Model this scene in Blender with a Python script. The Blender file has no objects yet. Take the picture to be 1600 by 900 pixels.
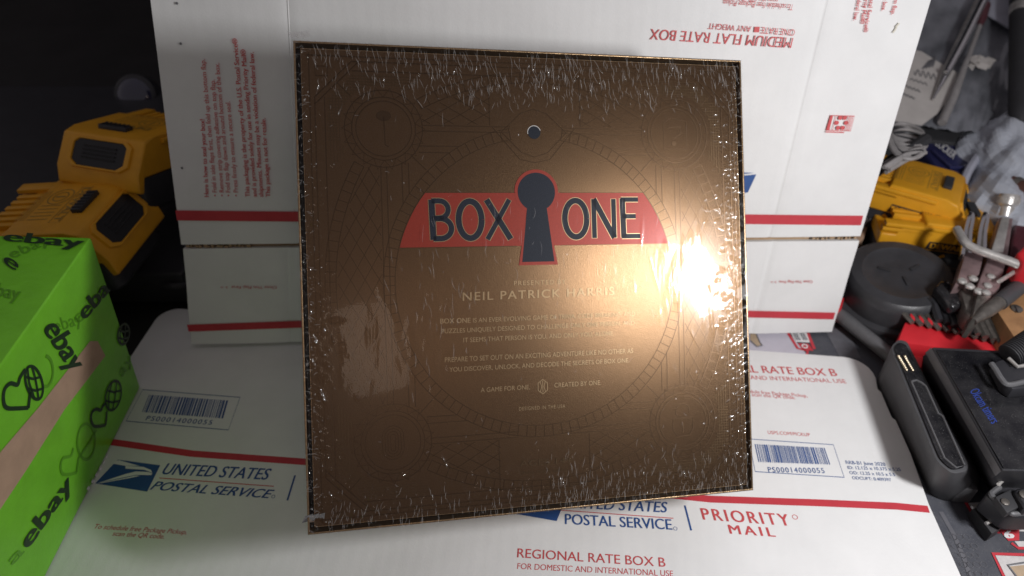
import bpy, bmesh, math, random
import numpy as np
from mathutils import Matrix, Vector
random.seed(7); rng = np.random.default_rng(7)
SC = bpy.context.scene
COL = SC.collection

# ------------------------------------------------------------------ camera
FPX = 1150.0; CAM_H = 0.427; PITCH = math.radians(41.8)
cam_d = bpy.data.cameras.new('camera'); cam = bpy.data.objects.new('camera', cam_d); COL.objects.link(cam)
cam.location = (0, 0, CAM_H); cam.rotation_euler = (math.radians(90) - PITCH, 0, 0)
cam_d.sensor_width = 36.0; cam_d.lens = FPX / 1600 * 36
cam_d.clip_start = 0.01; cam_d.clip_end = 50
cam_d.dof.use_dof = True; cam_d.dof.focus_distance = 0.415; cam_d.dof.aperture_fstop = 7.5
SC.camera = cam
FW = np.array([0, -math.sin(PITCH), math.cos(PITCH)]); UP = np.array([0, -math.cos(PITCH), -math.sin(PITCH)])
def lens_to_world(p):                       # lens axes (right, down, forward) to world
    p = np.array(p, float); return np.array([p[0], p @ FW, p @ UP + CAM_H])
def dir_to_world(p):
    p = np.array(p, float); return np.array([p[0], p @ FW, p @ UP])
def ray(u, v):
    return dir_to_world([(u - 800) / FPX, (v - 450) / FPX, 1.0])
def at(u, v, z=0.0):                        # point on the level plane at height z
    d = ray(u, v); return np.array([0, 0, CAM_H]) + d * (z - CAM_H) / d[2]
def atY(u, v, Y):
    d = ray(u, v); return np.array([0, 0, CAM_H]) + d * Y / d[1]

# ------------------------------------------------------------------ world and lamps
W = bpy.data.worlds.new('World'); SC.world = W; W.use_nodes = True
W.node_tree.nodes['Background'].inputs[0].default_value = (1.0, 0.91, 0.97, 1)
W.node_tree.nodes['Background'].inputs[1].default_value = 0.18
def area(name, loc, target, power, sx, sy, color):
    l = bpy.data.lights.new(name, 'AREA'); l.shape = 'RECTANGLE'; l.size = sx; l.size_y = sy
    l.energy = power; l.color = color
    o = bpy.data.objects.new(name, l); COL.objects.link(o); o.location = loc
    o.rotation_euler = (Vector(target) - Vector(loc)).to_track_quat('-Z', 'Y').to_euler()
    return o
area('work_lamp', (0.372, 0.10, 0.362), (0.06, 0.36, 0.08), 2.1, 0.038, 0.085, (0.99, 0.985, 1.0))
area('film_reflection_lamp', lens_to_world((0.055, 0.068, -0.10)), lens_to_world((-0.075, 0.03, 0.38)), 0.075, 0.065, 0.11, (1.0, 0.78, 0.62))  # added lamp, mirrored in the film as a dim warm patch
SC.view_settings.view_transform = 'Standard'; SC.view_settings.look = 'None'
SC.view_settings.exposure = 0.0; SC.view_settings.gamma = 1.0
try: SC.view_settings.use_curve_mapping = False
except Exception: pass
SC.cycles.max_bounces = 8; SC.cycles.transparent_max_bounces = 12; SC.cycles.sample_clamp_indirect = 4.0
try: SC.cycles.use_denoising = True
except Exception: pass

# ------------------------------------------------------------------ materials
def mat(name, col, rough=0.5, metal=0.0, bump=0.0, bscale=400, var=0.0, vscale=60, spec=0.5, coat=0.0,
        dust=0.0, wave=0.0, wscale=150, sparkle=0.0):
    m = bpy.data.materials.new(name); m.use_nodes = True
    nt = m.node_tree; N = nt.nodes; L = nt.links; b = N['Principled BSDF']
    b.inputs['Base Color'].default_value = (*col, 1); b.inputs['Roughness'].default_value = rough
    b.inputs['Metallic'].default_value = metal; b.inputs['Specular IOR Level'].default_value = spec
    b.inputs['Coat Weight'].default_value = coat
    tc = N.new('ShaderNodeTexCoord')
    def noise(scale, detail=4, rg=0.6):
        n = N.new('ShaderNodeTexNoise'); n.inputs['Scale'].default_value = scale
        n.inputs['Detail'].default_value = detail; n.inputs['Roughness'].default_value = rg
        L.new(tc.outputs['Object'], n.inputs['Vector']); return n
    out = None
    if var > 0:
        n = noise(vscale); mp = N.new('ShaderNodeMapRange')
        mp.inputs[1].default_value = 0.3; mp.inputs[2].default_value = 0.7
        mp.inputs[3].default_value = 1 - var; mp.inputs[4].default_value = 1 + var
        L.new(n.outputs['Fac'], mp.inputs[0])
        mx = N.new('ShaderNodeMix'); mx.data_type = 'RGBA'; mx.blend_type = 'MULTIPLY'; mx.inputs[0].default_value = 1
        mx.inputs[6].default_value = (*col, 1); L.new(mp.outputs[0], mx.inputs[7]); out = mx.outputs[2]
    if dust > 0:
        n = noise(1500, 2, 0.5); mp = N.new('ShaderNodeMapRange')
        mp.inputs[1].default_value = 0.66; mp.inputs[2].default_value = 0.74; mp.inputs[4].default_value = dust
        L.new(n.outputs['Fac'], mp.inputs[0])
        n2 = noise(90, 3, 0.6); m2 = N.new('ShaderNodeMapRange')
        m2.inputs[1].default_value = 0.35; m2.inputs[2].default_value = 0.7; m2.inputs[4].default_value = dust * 0.12
        L.new(n2.outputs['Fac'], m2.inputs[0])
        ad = N.new('ShaderNodeMath'); ad.operation = 'ADD'; ad.use_clamp = True
        L.new(mp.outputs[0], ad.inputs[0]); L.new(m2.outputs[0], ad.inputs[1])
        mx = N.new('ShaderNodeMix'); mx.data_type = 'RGBA'
        L.new(ad.outputs[0], mx.inputs[0])
        if out: L.new(out, mx.inputs[6])
        else: mx.inputs[6].default_value = (*col, 1)
        mx.inputs[7].default_value = (0.45, 0.44, 0.43, 1); out = mx.outputs[2]
    if out: L.new(out, b.inputs['Base Color'])
    h = None
    if bump > 0:
        h = noise(bscale, 6, 0.65).outputs['Fac']
        bn = N.new('ShaderNodeBump'); bn.inputs['Strength'].default_value = bump; bn.inputs['Distance'].default_value = 0.001
        L.new(h, bn.inputs['Height']); nrm = bn.outputs['Normal']
    else: nrm = None
    if wave > 0:
        wv = N.new('ShaderNodeTexWave'); wv.inputs['Scale'].default_value = wscale; wv.inputs['Distortion'].default_value = 1.2
        wv.inputs['Detail'].default_value = 2; wv.inputs['Detail Scale'].default_value = 0.3
        L.new(tc.outputs['Object'], wv.inputs['Vector'])
        b2 = N.new('ShaderNodeBump'); b2.inputs['Strength'].default_value = wave; b2.inputs['Distance'].default_value = 0.001
        L.new(wv.outputs['Fac'], b2.inputs['Height'])
        if nrm: L.new(nrm, b2.inputs['Normal'])
        nrm = b2.outputs['Normal']
    if nrm: L.new(nrm, b.inputs['Normal'])
    if sparkle > 0:
        n = noise(2600, 1, 0.5); mp = N.new('ShaderNodeMapRange')
        mp.inputs[1].default_value = 0.3; mp.inputs[2].default_value = 0.7
        mp.inputs[3].default_value = rough - sparkle; mp.inputs[4].default_value = rough + sparkle
        L.new(n.outputs['Fac'], mp.inputs[0]); L.new(mp.outputs[0], b.inputs['Roughness'])
    return m

M = dict(
    card=mat('white_card', (0.73, 0.73, 0.72), 0.6, bump=0.12, bscale=500, var=0.04, vscale=25, wave=0.035, wscale=38),
    kraft=mat('kraft_board', (0.36, 0.24, 0.14), 0.8, bump=0.3, bscale=300, var=0.15),
    red=mat('red_ink', (0.50, 0.035, 0.05), 0.6, bump=0.1, var=0.08),
    lred=mat('thin_red_ink', (0.55, 0.07, 0.075), 0.6, var=0.06),
    blue=mat('blue_ink', (0.02, 0.075, 0.25), 0.55, var=0.06),
    bronze=mat('bronze_foil_board', (0.168, 0.102, 0.055), 0.35, 1.0, bump=0.14, bscale=1700, var=0.12, vscale=1800, sparkle=0.07),
    rim=mat('bronze_rim', (0.32, 0.215, 0.12), 0.33, 0.9, bump=0.2, bscale=900, var=0.15, vscale=300),
    line=mat('engraved_line_ink', (0.092, 0.056, 0.031), 0.365, 0.97),
    fineline=mat('fine_mesh_ink', (0.13, 0.085, 0.046), 0.36, 0.97),
    gap=mat('black_inner_tray', (0.012, 0.012, 0.014), 0.45),
    banner=mat('red_banner_foil', (0.24, 0.022, 0.009), 0.43, 0.35, bump=0.05, bscale=2000, var=0.08, vscale=900),
    navy=mat('dark_navy_foil', (0.008, 0.012, 0.022), 0.55, 0.0, spec=0.25, var=0.1, vscale=800),
    goldtxt=mat('pale_gold_foil', (0.34, 0.24, 0.135), 0.38, 0.9),
    green=mat('green_packing_tape', (0.17, 0.52, 0.025), 0.30, bump=0.35, bscale=120, var=0.10, vscale=40),
    dgreen=mat('dark_green_print', (0.012, 0.035, 0.012), 0.35),
    fgreen=mat('faded_green_print', (0.10, 0.32, 0.015), 0.32),
    tan=mat('tan_cardboard', (0.42, 0.28, 0.19), 0.75, bump=0.2, var=0.1),
    yellow=mat('yellow_plastic', (0.72, 0.34, 0.012), 0.48, bump=0.10, bscale=1500, var=0.06, vscale=80),
    ylabel=mat('moulded_label', (0.34, 0.20, 0.03), 0.6),
    black=mat('black_plastic', (0.026, 0.026, 0.030), 0.46, bump=0.12, bscale=900, var=0.15),
    blackrub=mat('black_rubber', (0.028, 0.028, 0.031), 0.62, bump=0.2, bscale=700, var=0.15),
    grey=mat('charcoal_plastic', (0.060, 0.060, 0.064), 0.5, bump=0.12, bscale=1500, var=0.1, vscale=60),
    gloss=mat('dusty_gloss_black', (0.009, 0.009, 0.011), 0.12, spec=0.5, dust=0.28),
    edge=mat('lighter_grey_edge', (0.10, 0.10, 0.105), 0.4, dust=0.3),  # lighter grey than the black plastic
    steel=mat('brushed_steel', (0.62, 0.60, 0.57), 0.32, 0.6, bump=0.15, bscale=500, var=0.25, vscale=120),
    dsteel=mat('dark_steel', (0.17, 0.155, 0.14), 0.34, 0.6, bump=0.3, bscale=400, var=0.3, vscale=150),
    chrome=mat('chrome', (0.8, 0.8, 0.8), 0.12, 1.0),
    plum=mat('plum_reflection_steel', (0.40, 0.28, 0.28), 0.33, 0.6, bump=0.2, bscale=300, var=0.25, vscale=90),  # purple-red reflection put into the steel's base colour
    maroon=mat('maroon_plastic', (0.085, 0.018, 0.026), 0.3, dust=0.2),
    redp=mat('red_plastic', (0.62, 0.025, 0.035), 0.4, bump=0.1, var=0.06),
    wood=mat('tan_wood', (0.36, 0.19, 0.085), 0.6, bump=0.25, bscale=250, var=0.2, vscale=70),
    gold=mat('gold_pin', (0.50, 0.42, 0.30), 0.3, 1.0),
    mat=mat('speckled_mat_print', (0.050, 0.053, 0.066), 0.65, bump=0.15, bscale=900, dust=0.45, var=0.15, vscale=40),
    matwhite=mat('mat_white_print', (0.55, 0.53, 0.52), 0.65, var=0.10, vscale=300),
    matlav=mat('mat_lavender_print', (0.48, 0.46, 0.52), 0.65, var=0.05),
    matgrey=mat('mat_grey_print', (0.105, 0.105, 0.118), 0.65, var=0.1, vscale=200),
    mattan=mat('mat_tan_print', (0.40, 0.30, 0.20), 0.65, var=0.1, vscale=200),
    table=mat('dark_table', (0.014, 0.013, 0.013), 0.55, bump=0.2, bscale=120, var=0.3, vscale=15),
    wall=mat('dark_wall', (0.012, 0.012, 0.015), 0.8, bump=0.2, bscale=60, var=0.15, vscale=6),
    rail=mat('grey_rail', (0.42, 0.41, 0.41), 0.5, var=0.1),
    bag=mat('grey_static_bag', (0.22, 0.23, 0.255), 0.24, 0.2, bump=0.25, bscale=60, var=0.3, vscale=18),
    paper=mat('paper_label', (0.56, 0.53, 0.50), 0.7, bump=0.2, bscale=120, var=0.08, vscale=40),
    ink=mat('grey_ink', (0.14, 0.14, 0.15), 0.7),
    pale=mat('pale_plastic', (0.42, 0.43, 0.50), 0.4, var=0.1),
    cable=mat('grey_cable', (0.30, 0.285, 0.28), 0.5, var=0.15, vscale=90),
    dcable=mat('dark_cable', (0.03, 0.03, 0.033), 0.45),
    pouch=mat('navy_pouch', (0.022, 0.024, 0.085), 0.35, bump=0.4, bscale=60, var=0.2),
    orange=mat('orange_print', (0.62, 0.26, 0.04), 0.55),
    puck=mat('satin_black_lid', (0.040, 0.040, 0.044), 0.40, bump=0.15, bscale=500, var=0.2),
    steel2=mat('polished_steel', (0.78, 0.78, 0.80), 0.16, 1.0, bump=0.1, bscale=300),
    copper=mat('copper_brown', (0.22, 0.11, 0.085), 0.3, 0.8, var=0.3),
    lens=mat('blue_glass', (0.012, 0.013, 0.045), 0.10, coat=1.0),
    white=mat('white_print', (0.7, 0.7, 0.7), 0.55),
    hole=mat('navy_hole', (0.008, 0.012, 0.02), 0.3),
    bluetxt=mat('blue_script', (0.025, 0.05, 0.24), 0.35),
)
def film_material(name, tint=(1, 1, 1), ior=1.45, rough=0.06, strength=1.0, haze=0.0):
    m = bpy.data.materials.new(name); m.use_nodes = True; nt = m.node_tree; N = nt.nodes; L = nt.links
    for n in list(N):
        if n.type != 'OUTPUT_MATERIAL': N.remove(n)
    o = next(n for n in N if n.type == 'OUTPUT_MATERIAL')
    t = N.new('ShaderNodeBsdfTransparent'); g = N.new('ShaderNodeBsdfGlossy'); g.inputs['Roughness'].default_value = rough
    f = N.new('ShaderNodeFresnel'); f.inputs['IOR'].default_value = ior
    mu = N.new('ShaderNodeMath'); mu.operation = 'MULTIPLY'; mu.inputs[1].default_value = strength; mu.use_clamp = True
    L.new(f.outputs[0], mu.inputs[0])
    tc = N.new('ShaderNodeTexCoord'); nz = N.new('ShaderNodeTexNoise'); nz.inputs['Scale'].default_value = 55; nz.inputs['Detail'].default_value = 5
    L.new(tc.outputs['Object'], nz.inputs['Vector'])
    bp = N.new('ShaderNodeBump'); bp.inputs['Strength'].default_value = 0.05; bp.inputs['Distance'].default_value = 0.001
    L.new(nz.outputs['Fac'], bp.inputs['Height']); L.new(bp.outputs[0], g.inputs['Normal'])
    x = N.new('ShaderNodeMixShader'); L.new(mu.outputs[0], x.inputs[0]); L.new(t.outputs[0], x.inputs[1]); L.new(g.outputs[0], x.inputs[2])
    last = x
    if haze > 0:
        d = N.new('ShaderNodeBsdfDiffuse'); d.inputs[0].default_value = (*tint, 1)
        y = N.new('ShaderNodeMixShader'); y.inputs[0].default_value = haze
        L.new(x.outputs[0], y.inputs[1]); L.new(d.outputs[0], y.inputs[2]); last = y
    L.new(last.outputs[0], o.inputs[0]); return m
def sheen_material(name, sharp, broad):
    m = bpy.data.materials.new(name); m.use_nodes = True; nt = m.node_tree; N = nt.nodes; L = nt.links
    for n in list(N):
        if n.type != 'OUTPUT_MATERIAL': N.remove(n)
    o = next(n for n in N if n.type == 'OUTPUT_MATERIAL'); t = N.new('ShaderNodeBsdfTransparent')
    t.inputs[0].default_value = (0.95, 0.95, 0.95, 1); last = t
    for r, c in ((0.04, sharp), (0.20, broad)):
        g_ = N.new('ShaderNodeBsdfGlossy'); g_.inputs['Roughness'].default_value = r; g_.inputs[0].default_value = (c, c, c, 1)
        a_ = N.new('ShaderNodeAddShader'); L.new(last.outputs[0], a_.inputs[0]); L.new(g_.outputs[0], a_.inputs[1]); last = a_
    L.new(last.outputs[0], o.inputs[0]); return m
M['film'] = sheen_material('clear_shrink_film', 0.007, 0.008)
M['crease_glint'] = film_material('film_crease_glint', (0.62, 0.60, 0.58), 1.5, 0.25, 1.0, 0.23)  # pale colour standing in for light scattered along the film's wrinkles
M['clearbag'] = film_material('crinkled_clear_plastic', (0.66, 0.70, 0.78), 1.5, 0.14, 2.2, 0.62)

# ------------------------------------------------------------------ geometry helpers
class G:
    def __init__(s): s.v = []; s.f = []
    def add(s, vs, fs):
        k = len(s.v); s.v += [tuple(float(c) for c in p) for p in vs]; s.f += [tuple(i + k for i in f) for f in fs]; return s
    def box(s, c, size, R=None):
        c = np.array(c, float); h = np.array(size, float) / 2; R = np.eye(3) if R is None else R
        vs = [c + R @ (h * np.array(q)) for q in ((-1,-1,-1),(1,-1,-1),(1,1,-1),(-1,1,-1),(-1,-1,1),(1,-1,1),(1,1,1),(-1,1,1))]
        return s.add(vs, [(3,2,1,0),(4,5,6,7),(0,1,5,4),(1,2,6,5),(2,3,7,6),(3,0,4,7)])
    def loft(s, rings, cap0=True, cap1=True):
        n = len(rings[0]); vs = [p for r in rings for p in r]; fs = []
        for k in range(len(rings) - 1):
            for i in range(n):
                j = (i + 1) % n; fs.append((k*n+i, k*n+j, (k+1)*n+j, (k+1)*n+i))
        if cap0: fs.append(tuple(range(n - 1, -1, -1)))
        if cap1: fs.append(tuple((len(rings)-1)*n + i for i in range(n)))
        return s.add(vs, fs)
    def tube(s, path, r, seg=12):
        P = [np.array(p, float) for p in path]; n = len(P)
        rs = r if isinstance(r, (list, tuple)) else [r] * n
        prev = None; rings = []
        for i in range(n):
            t = P[min(i+1, n-1)] - P[max(i-1, 0)]; t /= np.linalg.norm(t)
            if prev is None:
                a = np.array([0, 0, 1.0]) if abs(t[2]) < 0.9 else np.array([1.0, 0, 0])
                u = np.cross(t, a)
            else: u = prev - t * (prev @ t)
            u /= np.linalg.norm(u); prev = u; w = np.cross(t, u)
            rings.append([P[i] + rs[i] * (math.cos(2*math.pi*k/seg) * u + math.sin(2*math.pi*k/seg) * w) for k in range(seg)])
        return s.loft(rings)
    def lathe(s, prof, c, R=None, seg=40):
        c = np.array(c, float); R = np.eye(3) if R is None else R
        return s.loft([[c + R @ np.array([r*math.cos(2*math.pi*k/seg), r*math.sin(2*math.pi*k/seg), z]) for k in range(seg)] for r, z in prof])
    def poly(s, pts): return s.add(pts, [tuple(range(len(pts)))])
    def prism(s, top, depth_vec):
        d = np.array(depth_vec, float); top = [np.array(p, float) for p in top]
        return s.loft([[p + d for p in top], top])
def smooth_path(pts, n=8):
    P = [np.array(p, float) for p in pts]; P = [2*P[0]-P[1]] + P + [2*P[-1]-P[-2]]; out = []
    for i in range(1, len(P) - 2):
        a, b, c, d = P[i-1:i+3]
        for k in range(n):
            t = k / n; out.append(0.5*((2*b)+(c-a)*t+(2*a-5*b+4*c-d)*t*t+(3*b-a-3*c+d)*t**3))
    out.append(P[-2]); return out
def rotz(a): c, s = math.cos(a), math.sin(a); return np.array([[c,-s,0],[s,c,0],[0,0,1.0]])
def rotx(a): c, s = math.cos(a), math.sin(a); return np.array([[1.0,0,0],[0,c,-s],[0,s,c]])
def roty(a): c, s = math.cos(a), math.sin(a); return np.array([[c,0,s],[0,1.0,0],[-s,0,c]])

FRAME = {}
def tag(o, label=None, cat=None, group=None, kind=None):
    if label: o['label'] = label
    if cat: o['category'] = cat
    if group: o['group'] = group
    if kind: o['kind'] = kind
def thing(name, label, cat, loc, R=None, group=None):
    o = bpy.data.objects.new(name, None); COL.objects.link(o); o.empty_display_size = 0.02
    m = Matrix.Identity(4)
    if R is not None:
        for i in range(3):
            for j in range(3): m[i][j] = float(R[i][j])
    m.translation = Vector([float(c) for c in loc]); o.matrix_world = m; FRAME[o.name] = m.copy()
    tag(o, label, cat, group); return o
def finish(me, g, bevel=0, segs=2, smooth=True, angle=35):
    bm = bmesh.new(); bv = [bm.verts.new(p) for p in g.v]
    for f in g.f:
        try: bm.faces.new([bv[i] for i in f])
        except ValueError: pass
    bmesh.ops.recalc_face_normals(bm, faces=bm.faces) if bevel is not None else None
    if bevel:
        ed = [e for e in bm.edges if len(e.link_faces) == 2 and e.calc_face_angle(0) > math.radians(30)]
        bmesh.ops.bevel(bm, geom=ed, offset=bevel, segments=segs, profile=0.6, affect='EDGES', clamp_overlap=True)
    bm.to_mesh(me); bm.free()
    if smooth:
        me.polygons.foreach_set('use_smooth', [True] * len(me.polygons)); me.set_sharp_from_angle(angle=math.radians(angle))
def clusters(g, gap):
    """pieces of g that lie farther than gap apart, as separate shapes"""
    par = list(range(len(g.v)))
    def fd(i):
        while par[i] != i: par[i] = par[par[i]]; i = par[i]
        return i
    for f in g.f:
        a = fd(f[0])
        for i in f[1:]: par[fd(i)] = a
    comp = {}
    for f in g.f: comp.setdefault(fd(f[0]), []).append(f)
    V = np.array(g.v); bb = []; C_ = list(comp.values())
    for c in C_:
        q = V[sorted({i for f in c for i in f})]; bb.append((q.min(0), q.max(0)))
    lo = np.array([b[0] for b in bb]); hi = np.array([b[1] for b in bb]); n = len(C_); p2 = list(range(n))
    def f2(i):
        while p2[i] != i: p2[i] = p2[p2[i]]; i = p2[i]
        return i
    for i in range(n):
        d = np.maximum(0, np.maximum(lo - hi[i], lo[i] - hi)); d = np.sqrt((d**2).sum(1))
        for j in np.nonzero(d < gap)[0]: p2[f2(int(j))] = f2(i)
    grp = {}
    for i in range(n): grp.setdefault(f2(i), []).extend(C_[i])
    out_ = []
    for fs in grp.values():
        ids = sorted({i for f in fs for i in f}); mp = {k: j for j, k in enumerate(ids)}
        h = G(); h.v = [g.v[i] for i in ids]; h.f = [tuple(mp[i] for i in f) for f in fs]; out_.append(h)
    return out_
def part(name, g, m, parent=None, bevel=0, segs=2, local=False, label=None, smooth=True, kind=None, split=None):
    if split is None and bevel is None and name not in ('bag_film', 'film_ear'): split = 0.009
    if split:
        for h in clusters(g, split): o = part(name, h, m, parent, bevel, segs, local, label, smooth, kind, 0)
        return o
    return part_one(name, g, m, parent, bevel, segs, local, label, smooth, kind)
def part_one(name, g, m, parent=None, bevel=0, segs=2, local=False, label=None, smooth=True, kind=None):
    """links g as ONE mesh object under parent; coordinates are world unless local"""
    me = bpy.data.meshes.new(name); o = bpy.data.objects.new(name, me); COL.objects.link(o)
    if parent is not None:
        fm = FRAME[parent.name]; FRAME[o.name] = fm
        if not local:
            inv = fm.inverted(); g2 = G(); g2.v = [tuple(inv @ Vector(p)) for p in g.v]; g2.f = g.f; g = g2
        o.parent = parent
    finish(me, g, bevel, segs, smooth); me.materials.append(m if not isinstance(m, str) else M[m])
    tag(o, label, kind=kind); return o
class Plane:
    """flat frame: origin, two axes, normal"""
    def __init__(s, o, ex, ey):
        s.o = np.array(o, float); s.ex = np.array(ex, float) / np.linalg.norm(ex)
        ey = np.array(ey, float); ey = ey - s.ex * (ey @ s.ex); s.ey = ey / np.linalg.norm(ey); s.n = np.cross(s.ex, s.ey)
    def hit(s, u, v, h=0.0):
        d = ray(u, v); c = np.array([0, 0, CAM_H]); o = s.o + s.n * h
        p = c + d * (((o - c) @ s.n) / (d @ s.n)) - s.o; return np.array([p @ s.ex, p @ s.ey])
    def w(s, a, b, h=0.0): return s.o + s.ex * a + s.ey * b + s.n * h
    @property
    def R(s): return np.stack([s.ex, s.ey, s.n], 1)

# flat print on a plane: everything is gathered as local (a, b) shapes at a height h
class Print(G):
    def __init__(s, h=0.00015): super().__init__(); s.h = h
    def p(s, q): return (q[0], q[1], s.h)
    def shape(s, pts): return s.add([s.p(q) for q in pts], [tuple(range(len(pts)))])
    def line(s, pts, w, closed=False):
        P = [np.array(q, float) for q in pts]; n = len(P)
        if closed: P = P + [P[0]]; n += 1
        L_, R_ = [], []
        for i in range(n):
            if closed and i in (0, n-1): t = P[1] - P[n-2]
            else: t = P[min(i+1, n-1)] - P[max(i-1, 0)]
            t = t / (np.linalg.norm(t) + 1e-12); q = np.array([-t[1], t[0]]) * w / 2
            L_.append(P[i] + q); R_.append(P[i] - q)
        k = [s.p(q) for q in L_ + R_]
        return s.add(k, [(i, n+i, n+i+1, i+1) for i in range(n-1)])
    def circle(s, c, r, w, seg=64): return s.line([(c[0]+r*math.cos(2*math.pi*i/seg), c[1]+r*math.sin(2*math.pi*i/seg)) for i in range(seg)], w, True)
    def disc(s, c, r, seg=32): return s.shape([(c[0]+r*math.cos(2*math.pi*i/seg), c[1]+r*math.sin(2*math.pi*i/seg)) for i in range(seg)])
    def text(s, body, p0, p1, up=None, bold=0.0, shear=0.0, spacing=1.0, hscale=1.0):
        V, F, wd, cap = glyphs(body, 0.0, shear, spacing)
        p0 = np.array(p0, float); p1 = np.array(p1, float); e = p1 - p0; ln = np.linalg.norm(e)
        if up is None: up = np.array([-e[1], e[0]]) / ln * (cap / wd * ln) * hscale
        up = np.array(up, float)
        for i, dx in enumerate((0.0,) if bold <= 0 else (-1.6 * bold, 0.0, 1.6 * bold)):
            s.add([(*(p0 + e * ((x + dx) / wd) + up * (y / cap)), s.h + 0.00003 * i) for x, y in V], F)
        return s
_gc = {}
def glyphs(body, bold, shear, spacing):
    key = (body, bold, shear, spacing)
    if key in _gc: return _gc[key]
    def ev(t):
        cu = bpy.data.curves.new('glyphs', 'FONT'); cu.body = t; cu.offset = bold; cu.shear = shear; cu.space_character = spacing
        cu.resolution_u = 4; cu.fill_mode = 'FRONT'
        ob = bpy.data.objects.new('glyphs', cu); COL.objects.link(ob)
        dg = bpy.context.evaluated_depsgraph_get(); dg.update()
        me = bpy.data.meshes.new_from_object(ob.evaluated_get(dg))
        V = [(v.co.x, v.co.y) for v in me.vertices]; F = [tuple(p.vertices) for p in me.polygons]
        bpy.data.objects.remove(ob); bpy.data.curves.remove(cu); bpy.data.meshes.remove(me); return V, F
    V, F = ev(body)
    if '#cap' not in _gc:
        hv, _ = ev('H'); _gc['#cap'] = max(y for x, y in hv)
    x0 = min(x for x, y in V); wd = max(x for x, y in V) - x0
    _gc[key] = ([(x - x0, y) for x, y in V], F, wd, _gc['#cap']); return _gc[key]
def printed(name, pr, m, parent, label=None, kind=None): return part(name, pr, m, parent, bevel=None, local=True, smooth=False, label=label, kind=kind)
class PX:
    """prints on a plane given by where they lie on it"""
    def __init__(s, pl, h=0.0): s.pl = pl; s.h = h
    def __call__(s, u, v): return s.pl.hit(u, v, s.h)
    def many(s, pts): return [s.pl.hit(u, v, s.h) for u, v in pts]
    def text(s, pr, body, a, b, top=None, **k):
        p0 = s(*a); p1 = s(*b); up = None if top is None else s(*top) - p0
        return pr.text(body, p0, p1, up, **k)

# ================================================================== SETTING
g = G(); g.box((0, 0.9, -0.03), (4, 4.2, 0.04)); tb = part('table_top', g, 'table', bevel=0); tag(tb, kind='structure')
g = G(); g.box((0, 2.0, 0.9), (4, 0.05, 1.9)); wl = part('wall', g, 'wall', bevel=0); tag(wl, kind='structure')

# ------------------------------------------------------------------ printed mat under everything on the right
ZM = -0.0065
matp = Plane((0, 0, ZM), (1, 0, 0), (0, 1, 0)); mx_ = PX(matp)
work_mat = thing('printed_mat', 'dark speckled mat printed with red framed white panels under the tools', 'mat', (0, 0, ZM), np.eye(3))
g = G(); g.box((0.28, 0.30, ZM - 0.0017), (0.90, 0.62, 0.0034)); part('mat_sheet', g, 'mat', work_mat, bevel=0.0008)
pr = Print(0.0003)
pr.shape(mx_.many([(1160, 522), (1232, 520), (1262, 556), (1160, 566)])); printed('lavender_panel', pr, 'matlav', work_mat)
pr = Print(0.0003)
pr.shape(mx_.many([(1512, 786), (1650, 780), (1650, 833), (1537, 828)]))
pr.shape(mx_.many([(1555, 868), (1650, 872), (1650, 930), (1585, 930)]))
pr.shape(mx_.many([(1585, 846), (1650, 846), (1650, 856), (1592, 855)]))
printed('white_panel', pr, 'matwhite', work_mat)
pr = Print(0.0006)
pr.line(mx_.many([(1502, 776), (1509, 786), (1534, 830), (1562, 832)]), 0.0022)
pr.line(mx_.many([(1582, 930), (1551, 866), (1650, 869)]), 0.0022)
pr.line(mx_.many([(1580, 849), (1590, 857), (1650, 859)]), 0.002)
pr.shape(mx_.many([(1560, 828), (1592, 824), (1592, 845), (1575, 846)]))
pr.line(mx_.many([(1231, 521), (1246, 545), (1262, 549), (1260, 556)]), 0.0022)
pr.line(mx_.many([(1262, 521), (1272, 546)]), 0.0025)
pr.shape(mx_.many([(1246, 537), (1263, 538), (1271, 549), (1254, 547)]))
printed('red_frame', pr, 'red', work_mat)
pr = Print(0.0009)
mx_.text(pr, '6', (1571, 842), (1583, 842), (1568, 830), bold=0.04)
pr.circle(mx_(1257, 542), 0.002, 0.001, 20)
printed('numeral', pr, 'white', work_mat)
pr = Print(0.0007); pr.shape(mx_.many([(1235, 521), (1260, 521), (1265, 536), (1243, 535)])); printed('white_tag', pr, 'white', work_mat)
pr = Print(0.0010)
for k in range(5):
    pr.line(mx_.many([(1238 + 1.2*k, 523 + 2.2*k), (1246 + 1.2*k, 523 + 2.2*k)]), 0.0011)
    pr.line(mx_.many([(1249 + 1.2*k, 523 + 2.2*k), (1257 + 1.2*k, 523 + 2.2*k)]), 0.0011)
pr.line(mx_.many([(1600, 880), (1574, 884), (1590, 905)]), 0.0012)
pr.line(mx_.many([(1180, 520), (1187, 536), (1191, 541), (1183, 543), (1172, 533)]), 0.001)
printed('dark_outline', pr, 'ink', work_mat)
pr = Print(0.0007); pr.shape(mx_.many([(1172, 518), (1180, 520), (1188, 540), (1183, 542), (1172, 532)]))
pr.shape(mx_.many([(1650, 878), (1577, 886), (1592, 908), (1650, 920)])); printed('tan_patch', pr, 'mattan', work_mat)
pr = Print(0.0003)
pr.shape(mx_.many([(1290, 518), (1322, 510), (1345, 560), (1312, 558)]))
pr.line(mx_.many([(1470, 800), (1490, 835), (1506, 872), (1520, 915)]), 0.0028)
for r in range(7):
    for c in range(5):
        cx, cy = 0.2745 + c*0.0042 + (r % 2)*0.0021, 0.208 + r*0.0062
        pr.line([(cx + 0.0021*math.cos(math.radians(60*i+30)), cy + 0.0021*math.sin(math.radians(60*i+30))) for i in range(6)], 0.00035, True)
printed('grey_marking', pr, 'matgrey', work_mat)

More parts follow.
